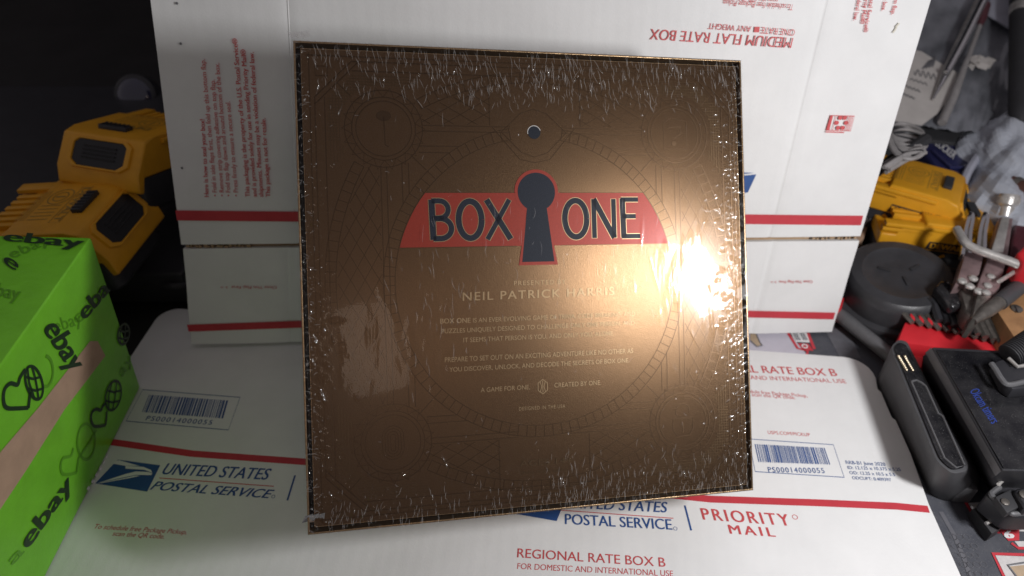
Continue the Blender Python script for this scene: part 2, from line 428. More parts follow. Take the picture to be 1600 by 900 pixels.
# ------------------------------------------------------------------ flat carton on the table
A_TL = at(255, 480); A_TR = at(1358, 560)
fl = Plane(A_TL, A_TR - A_TL, np.array([0, 1.0, 0])); FWID = float(np.linalg.norm(A_TR - A_TL)); fp = PX(fl)
carton_flat = thing('flat_mailing_carton', 'white postal carton folded flat on the table beneath the bronze box', 'carton', fl.o, fl.R)
def sheet_outline():
    pts = []
    r = 0.016
    for k in range(7):
        a = math.pi - k*math.pi/12; pts.append((r + r*math.cos(a), -r + r*math.sin(a)))
    r = 0.020
    for k in range(7):
        a = math.pi/2 - k*math.pi/12; pts.append((FWID - r + r*math.cos(a), -r + r*math.sin(a)))
    for q in ((1372, 608), (1377, 612), (1394, 652), (1400, 656), (1424, 710), (1452, 788), (1503, 902), (1520, 945)):
        pts.append(tuple(fp(*q)))
    pts.append((FWID - 0.003, -0.29)); pts.append((0.0, -0.29)); return pts
out = sheet_outline()
g = G(); g.prism([(x, y, 0) for x, y in out], (0, 0, -0.0028)); g2 = G()
part('top_panel', g, 'card', carton_flat, bevel=0.0009, local=True)
g = G(); g.prism([(x*0.996 + 0.001, y*0.997 - 0.001, -0.0031) for x, y in out], (0, 0, -0.0028)); part('under_panel', g, 'card', carton_flat, bevel=0.0006, local=True)
pr = Print()
pr.line([fp(100, 680), fp(300, 709), fp(480, 722), fp(800, 748), fp(1110, 780), fp(1285, 786), fp(1400, 791), fp(1451, 796)], 0.0052)
printed('red_stripe', pr, 'red', carton_flat)
def eagle(X, parent, P):           # P maps unit emblem coordinates to the panel
    b = Print(0.00015)
    b.shape([P(0.22, 0.80), P(0.30, 1.0), P(1.0, 0.93), P(0.76, 0.0), P(0.0, 0.10)])
    printed('eagle_emblem', b, 'blue', parent)
    w = Print(0.0003)
    w.shape([P(0.05, 0.13), P(0.60, 0.52), P(0.84, 0.56), P(0.86, 0.62), P(0.80, 0.66), P(0.60, 0.64), P(0.44, 0.52)])
    w.shape([P(0.43, 0.70), P(0.74, 0.72), P(0.86, 0.64), P(0.84, 0.74), P(0.72, 0.82), P(0.43, 0.80)])
    w.shape([P(0.20, 0.84), P(0.32, 0.99), P(0.34, 0.97), P(0.66, 0.84), P(0.42, 0.80)])
    w.shape([P(0.02, 0.10), P(0.10, 0.13), P(0.52, 0.40), P(0.66, 0.50), P(0.60, 0.50), P(0.40, 0.36)])
    printed('eagle_relief', w, 'card', parent)
def bil(c00, c10, c01, c11):
    c00, c10, c01, c11 = [np.array(c) for c in (c00, c10, c01, c11)]
    return lambda x, y: (c00*(1-x) + c10*x)*(1-y) + (c01*(1-x) + c11*x)*y
eagle(fp, carton_flat, bil(fp(148, 760), fp(256, 771), fp(157, 716), fp(250, 724)))
eagle(fp, carton_flat, bil(fp(800, 806), fp(892, 817), fp(800, 768), fp(884, 775)))
bl = Print()
for dx, dy, x1a, x1b in ((0, 0, 425, 428),):
    fp.text(bl, 'UNITED STATES', (253, 741), (421, 750), (259, 724), shear=0.35, bold=0.012)
    fp.text(bl, 'POSTAL SERVICE', (234, 765), (424, 779), (241, 752), shear=0.35, bold=0.012)
bl.circle(fp(427, 776), 0.0011, 0.0003, 16)
bl.line([fp(461, 743), fp(449, 782)], 0.0012)
fp.text(bl, 'UNITED STATES', (878, 793), (1041, 801), (882, 777), shear=0.0, bold=0.012)
fp.text(bl, 'POSTAL SERVICE', (883, 819), (1051, 828), (882, 803), shear=0.05, bold=0.012)
bl.circle(fp(1055, 826), 0.0012, 0.0003, 16)
bl.line([fp(1070, 790), fp(1080, 829)], 0.0012)
fp.text(bl, 'PS00014000055', (227, 657), (330, 664), (231, 650), spacing=1.25, bold=0.006)
fp.text(bl, 'PS00014000055', (1201, 738), (1289, 739.5), (1199, 730), spacing=1.2, bold=0.006)
for i, t in enumerate(('RRB-B1 June 2020', 'ID: 12.125 x 10.375 x 5.25', 'OD: 12.25 x 10.5 x 5.5', 'ODCUFT: 0.409397')):
    x0 = (1322, 1325, 1328, 1332)[i]; x1 = (1384, 1408, 1399, 1393)[i]; y0 = 725 + 8*i
    fp.text(bl, t, (x0, y0), (x1, y0 + 3.2), None, bold=0.004, hscale=1.1)
printed('blue_lettering', bl, 'blue', carton_flat)
def barcode(parent, P, seed):
    rg = random.Random(seed); b = Print(); x = 0.0
    while x < 0.985:
        w = rg.choice((0.008, 0.008, 0.014, 0.022)); b.shape([P(x, 0), P(min(1, x+w), 0), P(min(1, x+w), 1), P(x, 1)]); x += w + rg.choice((0.007, 0.009, 0.015))
    return printed('barcode', b, 'blue', parent)
barcode(carton_flat, bil(fp(222, 644), fp(349, 654), fp(233, 617), fp(357, 626)), 3)
barcode(carton_flat, bil(fp(1185, 722), fp(1298, 726), fp(1179, 694), fp(1289, 700)), 5)
b = Print(); b.line(fp.many([(197, 658), (357, 672), (375, 621), (223, 609)]), 0.0006, True)
b.line(fp.many([(1180, 737), (1319, 746), (1302, 695), (1170, 686)]), 0.0006, True); printed('barcode_frame', b, 'blue', carton_flat)
b = Print()
fp.text(b, 'To schedule free Package Pickup,', (147, 826), (291, 835), (150, 819), shear=0.25)
fp.text(b, 'scan the QR code.', (175, 837), (256, 842), (178, 830), shear=0.25)
fp.text(b, 'PRIORITY', (1099, 812), (1236, 822), (1094, 794), bold=0.014, spacing=1.25)
b.circle(fp(1242, 808), 0.0016, 0.0004, 18)
fp.text(b, 'MAIL', (1141, 834), (1212, 839), (1137, 820), bold=0.014, spacing=1.35)
fp.text(b, 'REGIONAL RATE BOX B', (808, 871), (1040, 886), (809, 857), bold=0.004)
fp.text(b, 'FOR DOMESTIC AND INTERNATIONAL USE', (808, 889), (1052, 901), (809, 880))
fp.text(b, 'REGIONAL RATE BOX B', (1085, 578), (1309, 588), (1082, 567), bold=0.008)
fp.text(b, 'FOR DOMESTIC AND INTERNATIONAL USE', (1085, 589), (1323, 599), (1083, 583))
fp.text(b, 'To schedule free Package Pickup,', (1145, 612), (1262, 621), (1143, 607), shear=0.1)
fp.text(b, 'scan the QR code.', (1175, 619), (1243, 624), (1174, 614), shear=0.1)
fp.text(b, 'USPS.COM/PICKUP', (1200, 678), (1266, 682), (1199, 673))
b.line([fp(249, 747), fp(428, 760)], 0.0006)
b.line([fp(872, 797), fp(1052, 810)], 0.0006)
printed('red_lettering', b, 'lred', carton_flat)

# ------------------------------------------------------------------ white carton leaning upright behind the game box
PW = 0.518
tb_ = np.array([-0.49106, 0.086427, 1.12944]) * PW
bo = lens_to_world(tb_); bx = dir_to_world([0.99912, -0.0153, 0.0391]); by = dir_to_world([0.0782, -0.9033, -0.42185])
bp = Plane(bo, bx, by); bk = PX(bp)
carton_up = thing('standing_mailing_carton', 'opened white postal carton leaning upright behind the bronze box', 'carton', bp.o, bp.R)
def wavy_sheet(aL, aR, bL, bR, b0, b1, creases, name, parent, seed):
    """card sheet with pressed fold lines running along b"""
    rg = np.random.default_rng(seed); prof = []
    for t in np.linspace(0, 1, 60): prof.append((t, 0.0))
    for c in creases:
        prof += [(c-0.006, 0), (c-0.0025, -0.0004), (c, -0.0006), (c+0.0025, -0.0004), (c+0.006, 0)]
    prof.sort(); nb = 14; top = []; bot = []; rows = np.linspace(0, 1, nb)
    ph = rg.uniform(0, 6, 4)
    for r in rows:
        for t, d in prof:
            lo = aL[0]*(1-r) + aL[1]*r; hi = aR[0]*(1-r) + aR[1]*r
            z = d + 0.0007*math.sin(9*t+ph[0])*math.sin(3*r+ph[1]) + 0.0003*math.sin(31*t+ph[2]) * math.sin(11*r+ph[3])
            bb = b0 + (b1-b0)*r
            top.append((lo + (hi-lo)*t, bb, z)); bot.append((lo + (hi-lo)*t, bb, z - 0.004))
    n = len(prof); fs = []; k = len(top)
    for j in range(nb-1):
        for i in range(n-1):
            a = j*n+i; fs.append((a, a+1, a+n+1, a+n)); fs.append((k+a, k+a+n, k+a+n+1, k+a+1))
    for i in range(n-1):
        fs.append((i, k+i, k+i+1, i+1)); a = (nb-1)*n+i; fs.append((a, a+1, k+a+1, k+a))
    for j in range(nb-1):
        a = j*n; fs.append((a, a+n, k+a+n, k+a)); a = j*n+n-1; fs.append((a, k+a, k+a+n, a+n))
    g = G(); g.add(top + bot, fs); return part(name, g, 'card', parent, bevel=0, local=True)
slitL = bk(283, 376); slitR = bk(1341, 378)
b_up = 0.5*(slitL[1] + slitR[1])
TOPB = 0.40
l0 = bk(282, 377)[0]; l1 = bk(235, 0); r0 = bk(1342, 379)[0]; r1 = bk(1455, 0)
ext = (TOPB - b_up) / (l1[1] - b_up); lt = l0 + (l1[0]-l0)*ext; rt = r0 + (r1[0]-r0)*(TOPB-b_up)/(r1[1]-b_up)
wavy_sheet((l0, lt), (r0, rt), 0, 0, b_up + 0.0008, TOPB, (0.168, 0.862), 'front_panel', carton_up, 1)
lb = bk(300, 540); rb = bk(1299, 526)
wavy_sheet((lb[0], bk(285, 386)[0]), (rb[0], bk(1340, 384)[0]), 0, 0, 0.0005, b_up - 0.0028, (0.15, 0.87), 'lower_flap', carton_up, 2)
g = G(); g.box(((l0+r0)/2, b_up, -0.0060), (r0-l0-0.006, 0.05, 0.003)); part('liner_board', g, 'kraft', carton_up, local=True)
g = G()
for k in range(160):
    x = l0 + 0.004 + (r0-l0-0.008)*k/159
    if (x-l0)/(r0-l0) < 0.10 or (x-l0)/(r0-l0) > 0.93: g.box((x + rng.uniform(-0.0008, 0.0008), b_up-0.001 + rng.uniform(-0.0006, 0.0004), -0.0024), (rng.uniform(0.0008, 0.0030), rng.uniform(0.0012, 0.0026), 0.0034))
part('torn_flute', g, 'kraft', carton_up, local=True, split=0.01)
pr = Print(0.0009)
pr.line([bk(276, 336), bk(470, 338), bk(800, 340), bk(1170, 342), bk(1346, 344)], 0.0078)
pr.line([bk(294, 512), bk(466, 506), bk(800, 500), bk(1170, 490), bk(1303, 493)], 0.0062)
printed('red_stripe', pr, 'red', carton_up)
pr = Print(0.0009)
rows = [('Here is how to seal your box!', (327, 307), (320, 186)), ('• Fold in side flaps first, then fold up this bottom flap.', (340, 306), (321, 92)),
        ('• Remove strip covering adhesive on top flap.', (351, 306), (336, 124)), ('• Fold top flap down and around bottom of the box.', (361, 306), (343, 98)),
        ('• Press firmly to ensure a secure seal.', (373, 306), (360, 158)),
        ('This packaging is the property of the U.S. Postal Service®', (391, 307), (371, 60)), ('and is provided solely for use in sending Priority Mail®', (402, 307), (384, 77)),
        ('shipments. Misuses may be a violation of federal law.', (412, 307), (397, 81)), ('This package is not for resale.', (423, 307), (415, 184))]
for i, (t, a, c) in enumerate(rows):
    bk.text(pr, t, a, c, (a[0]-7, a[1]), bold=0.014 if i in (0, 5, 6, 7, 8) else 0.006)
bk.text(pr, 'Close This Flap First  > >', (433, 446.5), (345, 446), (433, 450.5), bold=0.004)
bk.text(pr, 'Close This Flap First  > >', (1269, 437.5), (1204, 438), (1269, 441.5), bold=0.004)
bk.text(pr, 'MEDIUM FLAT RATE BOX', (1239, 59), (1017, 45), (1235, 75))
bk.text(pr, 'ONE RATE', (1242, 46), (1190, 42), (1240, 56))
bk.text(pr, 'ANY WEIGHT', (1174, 41), (1107, 36), (1172, 50))
q = bk(1182, 46); pr.shape([(q[0]-0.0018, q[1]-0.0018), (q[0]+0.0018, q[1]-0.0018), (q[0]+0.0018, q[1]+0.0018), (q[0]-0.0018, q[1]+0.0018)])
bk.text(pr, 'To schedule free Package Pickup,', (1239, 7), (1129, -1), (1237, 16), shear=0.2)
bk.text(pr, 'scan the QR code.', (1216, -2.5), (1150, -6), (1214, 4.5), shear=0.2)
for t, a, c, w in (('and is provided solely for use in sending Priority Mail®', (1383, -180), (1343, 37), 7), ('This packaging is the property of the U.S. Postal Service®', (1396, -190), (1348, 50), 7),
                   ('shipments. Misuses may be a violation of federal law.', (1372, -160), (1332, 32), 7), ('• Fold top flap down and around bottom of the box.', (1415, -170), (1376, 17), 7),
                   ('• Fold in side flaps first, then fold up this bottom flap.', (1438, -190), (1391, 23), 7)):
    bk.text(pr, t, a, c, (a[0] + w, a[1] + 0), bold=0.012)
printed('red_lettering', pr, 'lred', carton_up)
pr = Print(0.0010)
pr.line(bk.many([(1297, 180), (1334, 181), (1328, 204), (1290, 203)]), 0.0006, True)
pr.shape(bk.many([(1297, 180), (1301, 180), (1295, 203), (1290, 203)]))
for k in range(4): pr.line(bk.many([(1326+2*k, 181), (1320+2*k, 204)]), 0.0004)
pr.line(bk.many([(1306, 180), (1300, 203)]), 0.0004); pr.line(bk.many([(1289, 205.5), (1318, 206.5)]), 0.0008)
for k in range(6):
    a = math.radians(60*k); c = (1314 + 7.3*math.cos(a) - 2*math.sin(a), 191.5 + 9*math.sin(a)); pr.disc(bk(*c), 0.0016, 8)
printed('recycling_mark', pr, 'lred', carton_up)
eg = Print(0.0009); eg.shape(bk.many([(1140, 276), (1181, 272), (1168, 300), (1150, 304), (1130, 300)])); eg.shape(bk.many([(1130, 268), (1178, 269.5), (1140, 274)])); printed('eagle_emblem', eg, 'blue', carton_up)
# smudges and scuffs of the board
sm = mat('scuff', (0.62, 0.59, 0.50), 0.7, var=0.1)
pr = Print(0.0010)
for u, v, l in ((1400, 42, 9), (1404, 36, 6)):
    pr.line([bk(u, v), bk(u - 3, v + l*0.6), bk(u - 6, v + l)], 0.0012)
printed('scuff_mark', pr, sm, carton_up)
pr = Print(0.0009)
for u, v in ((283, 68), (277, 5), (285, 262)): pr.disc(bk(u, v), 0.0009, 9)
printed('ink_speck', pr, 'ink', carton_up)

# ------------------------------------------------------------------ bronze game box in shrink film
S = 0.255; DEP = 0.070
go = lens_to_world(np.array([-0.41285, 0.49956, 1.48833]) * S)
gx = dir_to_world([0.97417, -0.02906, 0.22393]); gy = dir_to_world([-0.03047, -0.99953, -0.00211])
gp = Plane(go, gx, gy); gk = PX(gp)
game = thing('game_box', 'square bronze game box in shrink film with a red keyhole banner', 'game box', gp.o, gp.R)
RW, GAPW = 0.0010, 0.0028
g = G()                                            # outer tray walls round the recessed face
for c, sz in (((S/2, RW/2), (S, RW)), ((S/2, S-RW/2), (S, RW)), ((RW/2, S/2), (RW, S-2*RW)), ((S-RW/2, S/2), (RW, S-2*RW))):
    g.box((c[0], c[1], -DEP/2), (sz[0], sz[1], DEP))
part('tray_wall', g, 'rim', game, bevel=0.0003, local=True)
g = G(); g.box((S/2, S/2, -DEP/2 - 0.005), (S-2*RW-0.0004, S-2*RW-0.0004, DEP-0.012)); part('inner_tray', g, 'gap', game, local=True)
i0 = RW + GAPW; FS = S - 2*i0
g = G(); g.box((S/2, S/2, -0.0055), (FS, FS, 0.0108)); part('front_panel', g, 'bronze', game, bevel=0.0005, local=True)
g = G(); g.box((S/2, S/2, -0.0055), (FS + 0.0007, FS + 0.0007, 0.0095)); part('panel_edge', g, 'rim', game, local=True)
C = np.array([S/2, S/2]); HS = FS/2
cpx = gk(834.5, 440); C = np.array([S*0.5 + 0.0005, cpx[1]])
rot = [np.array([[1,0],[0,1]]), np.array([[0,-1],[1,0]]), np.array([[-1,0],[0,-1]]), np.array([[0,1],[-1,0]])]
H1 = 0.00008
ln = Print(H1); fine = Print(H1*0.6)
LW = 0.00045
def T(k, x, y): return C + HS * (rot[k] @ np.array([x, y]))
ro = float(np.linalg.norm(gk(599, 447) - C)) ; ri = ro - 0.0062
ro_n = ro / HS; ri_n = ri / HS
arc = [(ro, ), (ri, )]
def ring_ok(a):                                    # the ring is broken at the eye at the top
    return not (abs(math.degrees(a) - 90) < 10)
for r in (ro, ri):
    seg = [a for a in np.linspace(math.radians(100), math.radians(440), 150)]
    ln.line([C + r*np.array([math.cos(a), math.sin(a)]) for a in seg], LW)
for k in range(104):
    a = 2*math.pi*k/104
    if ring_ok(a): ln.line([C + ri*np.array([math.cos(a), math.sin(a)]), C + ro*np.array([math.cos(a), math.sin(a)])], LW*0.85)
MC = 0.672; MR = (0.118, 0.135, 0.165)
# lens-shaped outer bands
ax, ay, by_ = -0.80, 0.53, -0.935
d = ((ax-by_)**2 + ay**2) / (2*(ax-by_)); ac = by_ + d      # arc centre on the axis, radius d
half = math.asin(ay / d)
def arcpt(r, t): return (ac - r*math.cos(t), r*math.sin(t))
for k in range(4):
    for x in (-0.690, -0.665):
        if k in (1, 3):
            ln.line([T(k, x, -0.51), T(k, x, -0.12)], LW); ln.line([T(k, x, 0.12), T(k, x, 0.51)], LW)
        else: ln.line([T(k, x, -0.51), T(k, x, 0.51)], LW)
    for x in (-0.600, -0.572):
        e = math.sqrt(max(0.0, ro_n**2 - x*x))
        for s_ in (-1, 1): ln.line([T(k, x, s_*0.525), T(k, x, s_*e)], LW)
    ln.line([T(k, -0.56, 0.56), T(k, -ro_n*0.715, ro_n*0.715)], LW)
    for r in (d, d - 0.045): ln.line([T(k, *arcpt(r, t)) for t in np.linspace(-half, half, 40)], LW)
    for t in np.linspace(-half, half, 26): ln.line([T(k, *arcpt(d, t)), T(k, *arcpt(d-0.045, t))], LW*0.85)
    # diamond lattice between the band and the straight pair
    def inside(x, y):
        if not (x < -0.695 and abs(y) < 0.62): return False
        if (x-ac)**2 + y*y > (d-0.05)**2: return False
        if math.hypot(x+MC, abs(y)-MC) < MR[2]: return False
        if k in (1, 3) and abs(y) < 0.20: return False
        return True
    for sgn in (-1, 1):
        for o_ in np.arange(-1.6, 1.6, 0.105):
            run = []
            for t in np.linspace(-0.95, -0.69, 40):
                y = sgn*1.75*(t+0.8) + o_
                if inside(t, y): run.append(T(k, t, y))
                else:
                    if len(run) > 2: ln.line([run[0], run[-1]], LW*0.75)
                    run = []
            if len(run) > 2: ln.line([run[0], run[-1]], LW*0.75)
    if k in (1, 3):
        for s_ in (-1, 1): ln.line([T(k, -0.92, s_*0.21), T(k, -0.695, s_*0.21)], LW)
    # chamfered frame
    for f in (0.955, 0.915):
        ln.line([T(k, -f, -0.80), T(k, -f, 0.80)], LW)
    for o_ in (0, 0.03): ln.line([T(k, -0.955, 0.80-o_), T(k, -0.80+o_, 0.955)], LW)
    ln.line([T(k, -0.975, -0.985), T(k, -0.975, 0.985)], LW)
    ln.line([T(k, -0.81, 0.81), T(k, -0.86, 0.86)], LW)
    ln.line([T(k, -0.95, 0.93), T(k, -0.90, 0.93), T(k, -0.90, 0.89), T(k, -0.95, 0.89)], LW*0.8, True)
    # medallion
    mc = (-MC, MC)
    for r in MR: ln.line([T(k, mc[0]+r*math.cos(t), mc[1]+r*math.sin(t)) for t in np.linspace(0, 2*math.pi, 48)], LW)
    zz = [T(k, mc[0]+(MR[1] if i % 2 else MR[2]+0.012)*math.cos(2*math.pi*i/36), mc[1]+(MR[1] if i % 2 else MR[2]+0.012)*math.sin(2*math.pi*i/36)) for i in range(36)]
    ln.line(zz, LW*0.85, True)
    # fine mesh in the corners
    for t in np.arange(0.62, 0.905, 0.0125):
        for flip in (0, 1):
            run = []
            for q in np.linspace(0.30, 0.905, 60):
                x, y = (-t, q) if flip else (-q, t)
                ok = math.hypot(x+MC, y-MC) > MR[2]+0.02 and (x-ac)**2 + y*y > (d+0.005)**2 and (y+ac)**2 + x*x > (d+0.005)**2 and (-x + y) < 1.70 and (x < -0.72 or y > 0.72)
                if ok: run.append(T(k, x, y))
                else:
                    if len(run) > 2: fine.line([run[0], run[-1]], 0.00022)
                    run = []
            if len(run) > 2: fine.line([run[0], run[-1]], 0.00022)
def U(x, y): return C + HS*np.array([x, y])
# icons: pin, question box, fingerprint, padlock
ln.shape([U(-MC + 0.032*math.cos(t), MC + 0.055 + 0.022*math.sin(t)) for t in np.linspace(0, 2*math.pi, 20)[:-1]]); ln.line([U(-MC, MC+0.05), U(-MC+0.004, MC-0.07), U(-MC+0.018, MC-0.078)], LW*1.2)
for w_ in (0.010, 0.022, 0.034, 0.046):
    ln.line([U(-MC + w_*math.cos(t), -MC + (0.026 if math.sin(t) > 0 else -0.026) + w_*math.sin(t)) for t in np.linspace(0, 2*math.pi, 33)[:-1]], LW*0.8, True)
ln.line([U(MC-0.055, MC-0.07), U(MC+0.06, MC-0.07), U(MC+0.06, MC+0.06), U(MC-0.02, MC+0.075), U(MC-0.055, MC+0.05)], LW, True)
ln.line([U(MC-0.03, MC+0.03), U(MC+0.03, MC+0.035), U(MC+0.03, MC+0.0), U(MC-0.005, MC-0.02)], LW*1.3); ln.shape([U(MC-0.005+0.012*math.cos(t), MC-0.045+0.012*math.sin(t)) for t in np.linspace(0, 6.283, 13)[:-1]])
ln.line([U(MC-0.05, -MC+0.015), U(MC+0.05, -MC+0.015), U(MC+0.05, -MC-0.04), U(MC+0.03, -MC-0.07), U(MC-0.03, -MC-0.07), U(MC-0.05, -MC-0.04)], LW, True)
ln.line([U(MC + 0.035*math.cos(t), -MC+0.045 + 0.035*math.sin(t)) for t in np.linspace(math.pi*1.25, -0.3, 20)], LW)
ln.line([U(MC, -MC-0.01), U(MC, -MC-0.05)], LW*2)
# eye round the small hole
hc = gk(834.5, 207)
ln.line([hc + np.array(q)*HS/100 for q in ((-15, 0), (-6, 8.5), (0, 10.5), (6, 8.5), (15, 0), (6, -9), (0, -11), (-6, -9))], LW, True)
for s_ in (-1, 1): ln.line([hc + np.array((s_*19, 2))*HS/100, hc + np.array((s_*7, -12))*HS/100, hc + np.array((0, -13.5))*HS/100], LW)
printed('engraved_ornament', ln, 'line', game); printed('fine_mesh', fine, 'fineline', game)
pr = Print(0.0001); pr.disc(hc, 0.0036); printed('peep_hole', pr, 'hole', game)
pr = Print(0.00014); pr.line([hc + 0.0037*np.array([math.cos(t), math.sin(t)]) for t in np.linspace(0.3, 3.4, 20)], 0.0004); printed('hole_rim', pr, 'steel', game)
# banner: bounded by the inner circle
bt = gk(834, 301)[1]; bb = gk(834, 384)[1]
def circ_x(y): return math.sqrt(max(ri*ri - (y - C[1])**2, 0)) - 0.0004
pr = Print(0.00012)
ys = np.linspace(bb, bt, 14)
pr.shape([(C[0]-circ_x(y), y) for y in ys[::-1]] + [(C[0]+circ_x(y), y) for y in ys])
kc = gk(838, 300); kr = float(gk(867, 300)[0] - kc[0]); kbot = gk(838, 409)[1]
BR = kr + 0.0018
banner_key = [kc + BR*np.array([math.cos(t), math.sin(t)]) for t in np.linspace(math.radians(-62), math.radians(242), 40)]
printed('red_banner', pr, 'banner', game)
pr = Print(0.00018)
kw0, kw1 = kr*0.50, kr*0.86
pr.shape(banner_key + [(kc[0]-kw1-0.0020, kbot-0.0018), (kc[0]+kw1+0.0020, kbot-0.0018)])
printed('keyhole_border', pr, 'banner', game)
pr = Print(0.00024)
pr.shape([kc + kr*np.array([math.cos(t), math.sin(t)]) for t in np.linspace(math.radians(-58), math.radians(238), 40)] + [(kc[0]-kw1, kbot), (kc[0]+kw1, kbot)])
printed('keyhole', pr, 'navy', game)
pr = Print(0.00018)
for f_ in (1, -1): pass
for y, f_ in ((bt, 1), (bb, -1)):
    x = circ_x(y); pr.line([(C[0]-x, y), (C[0]-BR*1.02, y)], 0.0003); pr.line([(C[0]+x, y), (C[0]+BR*1.02, y)], 0.0003)
printed('banner_outline', pr, 'line', game)
# title letters: stroked shapes on a 0..1 cell
def title(dst, wmul):
    def cell(px0, px1, top, bot, strokes):
        a = gk(px0, bot); c = gk(px1, top); w_, h_ = c[0]-a[0], c[1]-a[1]
        for pts, wd in strokes:
            dst.line([(a[0]+x*w_, a[1]+y*h_) for x, y in pts], wd + wmul)
    TH = 0.0032
    def bow(x0, x1, y0, y1, n=14): return [(x0 + (x1-x0)*math.sin(t), (y0+y1)/2 + (y1-y0)/2*math.cos(t)) for t in np.linspace(0, math.pi, n)]
    O = [(0.5 + 0.42*math.cos(t), 0.5 + 0.46*math.sin(t)) for t in np.linspace(0, 2*math.pi, 37)]
    e = wmul * 12
    cell(672, 708, 312, 375, [([(0.14, 0-e), (0.10, 1+e)], TH), ([(0.10, 0.97)] + [(0.42+x, y) for x, y in bow(0, 0.36, 0.54, 0.97)] + [(0.12, 0.53)], TH*0.85), ([(0.12, 0.53)] + [(0.45+x, y) for x, y in bow(0, 0.45, 0.03, 0.53)] + [(0.14, 0.03)], TH*0.9)])
    cell(714, 755, 312, 375, [(O, TH)])
    cell(761, 797, 312, 374, [([(0.02, 1+e), (0.98, 0-e)], TH), ([(0.96, 1+e), (0.02, 0-e)], TH*0.8)])
    cell(880, 919, 311, 373, [(O, TH)])
    cell(926, 961, 311, 372, [([(0.08, 0-e), (0.08, 1+e)], TH*0.85), ([(0.08, 1), (0.92, 0)], TH), ([(0.92, 0-e), (0.92, 1+e)], TH*0.85)])
    cell(970, 999, 310, 371, [([(0.15, 0-e*0.6), (0.12, 1+e*0.6)], TH), ([(0.05, 0.97), (0.92, 0.97)], TH*0.8), ([(0.1, 0.54), (0.78, 0.54)], TH*0.8), ([(0.05, 0.03), (0.98, 0.03)], TH*0.8)])
pr = Print(0.00018); title(pr, 0.0007); printed('title_outline', pr, 'goldtxt', game)
pr = Print(0.00026); title(pr, 0.0); printed('title_lettering', pr, 'navy', game)
pr = Print(0.00012)
gk.text(pr, 'PRESENTED BY', (803, 446), (884, 443.5), (803, 439), spacing=1.15)
gk.text(pr, 'NEIL PATRICK HARRIS', (723, 470), (959, 461), (723, 457), bold=0.01, spacing=1.2)
gk.text(pr, 'BOX ONE', (688, 505.5), (735, 504), (688, 498), bold=0.015)
gk.text(pr, 'IS AN EVER EVOLVING GAME OF TRIVIA, CODE BREAKING, AND', (739, 504), (992, 493.5), (739, 497), bold=0.006)
gk.text(pr, 'PUZZLES UNIQUELY DESIGNED TO CHALLENGE ONLY ONE PERSON, AND', (690, 521), (991, 507.5), (690, 514), bold=0.006)
gk.text(pr, 'IT SEEMS THAT PERSON IS YOU, AND ONLY YOU, ALONE.', (724, 535), (959, 524), (724, 528), bold=0.006)
gk.text(pr, 'PREPARE TO SET OUT ON AN EXCITING ADVENTURE LIKE NO OTHER AS', (695, 566), (989, 551.5), (695, 558.5), bold=0.006)
gk.text(pr, 'YOU DISCOVER, UNLOCK, AND DECODE THE SECRETS OF BOX ONE.', (702, 581), (983, 566), (702, 574), bold=0.006)
gk.text(pr, 'A GAME FOR ONE,', (751, 613), (828, 608), (751, 606), bold=0.004)
gk.text(pr, 'CREATED BY ONE.', (866, 605.5), (939, 601), (866, 598.5), bold=0.004)
gk.text(pr, 'DESIGNED IN THE USA', (811, 641.5), (883, 637), (811, 636), spacing=1.2)
mc = gk(848, 604)
hexa = [mc + np.array((0.0031*math.sin(t), 0.0040*math.cos(t))) for t in np.linspace(0, 2*math.pi, 7)[:-1]]
pr.line(hexa, 0.0004, True)
for x_ in (-0.0016, 0, 0.0016): pr.line([mc + np.array((x_, -0.0032)), mc + np.array((x_*0.4, 0)), mc + np.array((x_, 0.0032))], 0.00035)
printed('gold_lettering', pr, 'goldtxt', game)
pr = Print(0.00012)
gk.text(pr, 'AGES 14+', (812, 729), (894, 723), (812, 720), bold=0.004)
gk.text(pr, 'SMALL PARTS INSIDE', (814, 741), (886, 736), (814, 737))
printed('faint_lettering', pr, 'fineline', game)
# shrink film: one wrinkled sheet stretched over the front, turned down over the edges
NX = 620; OV = 0.004
xs = np.linspace(-OV*0.3, S + OV*0.3, NX); st = xs[1]-xs[0]
Z = np.full((NX, NX), 0.0009)
XX, YY = np.meshgrid(xs, xs)
def wrinkle(a, b, ang, L_, w_, A_, bend=0.0):
    R_ = 2.4*max(L_, w_)
    i0_, i1_ = np.searchsorted(xs, [a-R_, a+R_]); j0, j1 = np.searchsorted(xs, [b-R_, b+R_])
    if i1_-i0_ < 2 or j1-j0 < 2: return
    X_ = XX[j0:j1, i0_:i1_]-a; Y_ = YY[j0:j1, i0_:i1_]-b; c, s_ = math.cos(ang), math.sin(ang)
    s1 = X_*c + Y_*s_; t1 = -X_*s_ + Y_*c + bend*s1*s1
    Z[j0:j1, i0_:i1_] += A_*np.exp(-(s1/L_)**2 - (t1/w_)**2)
U_ = rng.uniform; V90 = math.pi/2
for k in range(900):                        # top hem: fine pleats running down
    wrinkle(U_(0, S), S - abs(rng.normal(0, 0.014)) - 0.002, V90 + rng.normal(0.12, 0.22), U_(0.0018, 0.006), U_(0.0004, 0.0008), U_(0.00015, 0.00075), U_(-30, 30))
for k in range(560):                        # bottom hem
    wrinkle(U_(0, S), abs(rng.normal(0, 0.012)) + 0.002, V90 + rng.normal(-0.1, 0.22), U_(0.0018, 0.006), U_(0.0004, 0.0008), U_(0.00015, 0.00070), U_(-30, 30))
for k in range(560):                        # right hem: short puckers
    wrinkle(S - abs(rng.normal(0, 0.008)) - 0.003, U_(0, S), rng.normal(0.5, 0.5), U_(0.0008, 0.0022), U_(0.0004, 0.0008), U_(0.00010, 0.00032))
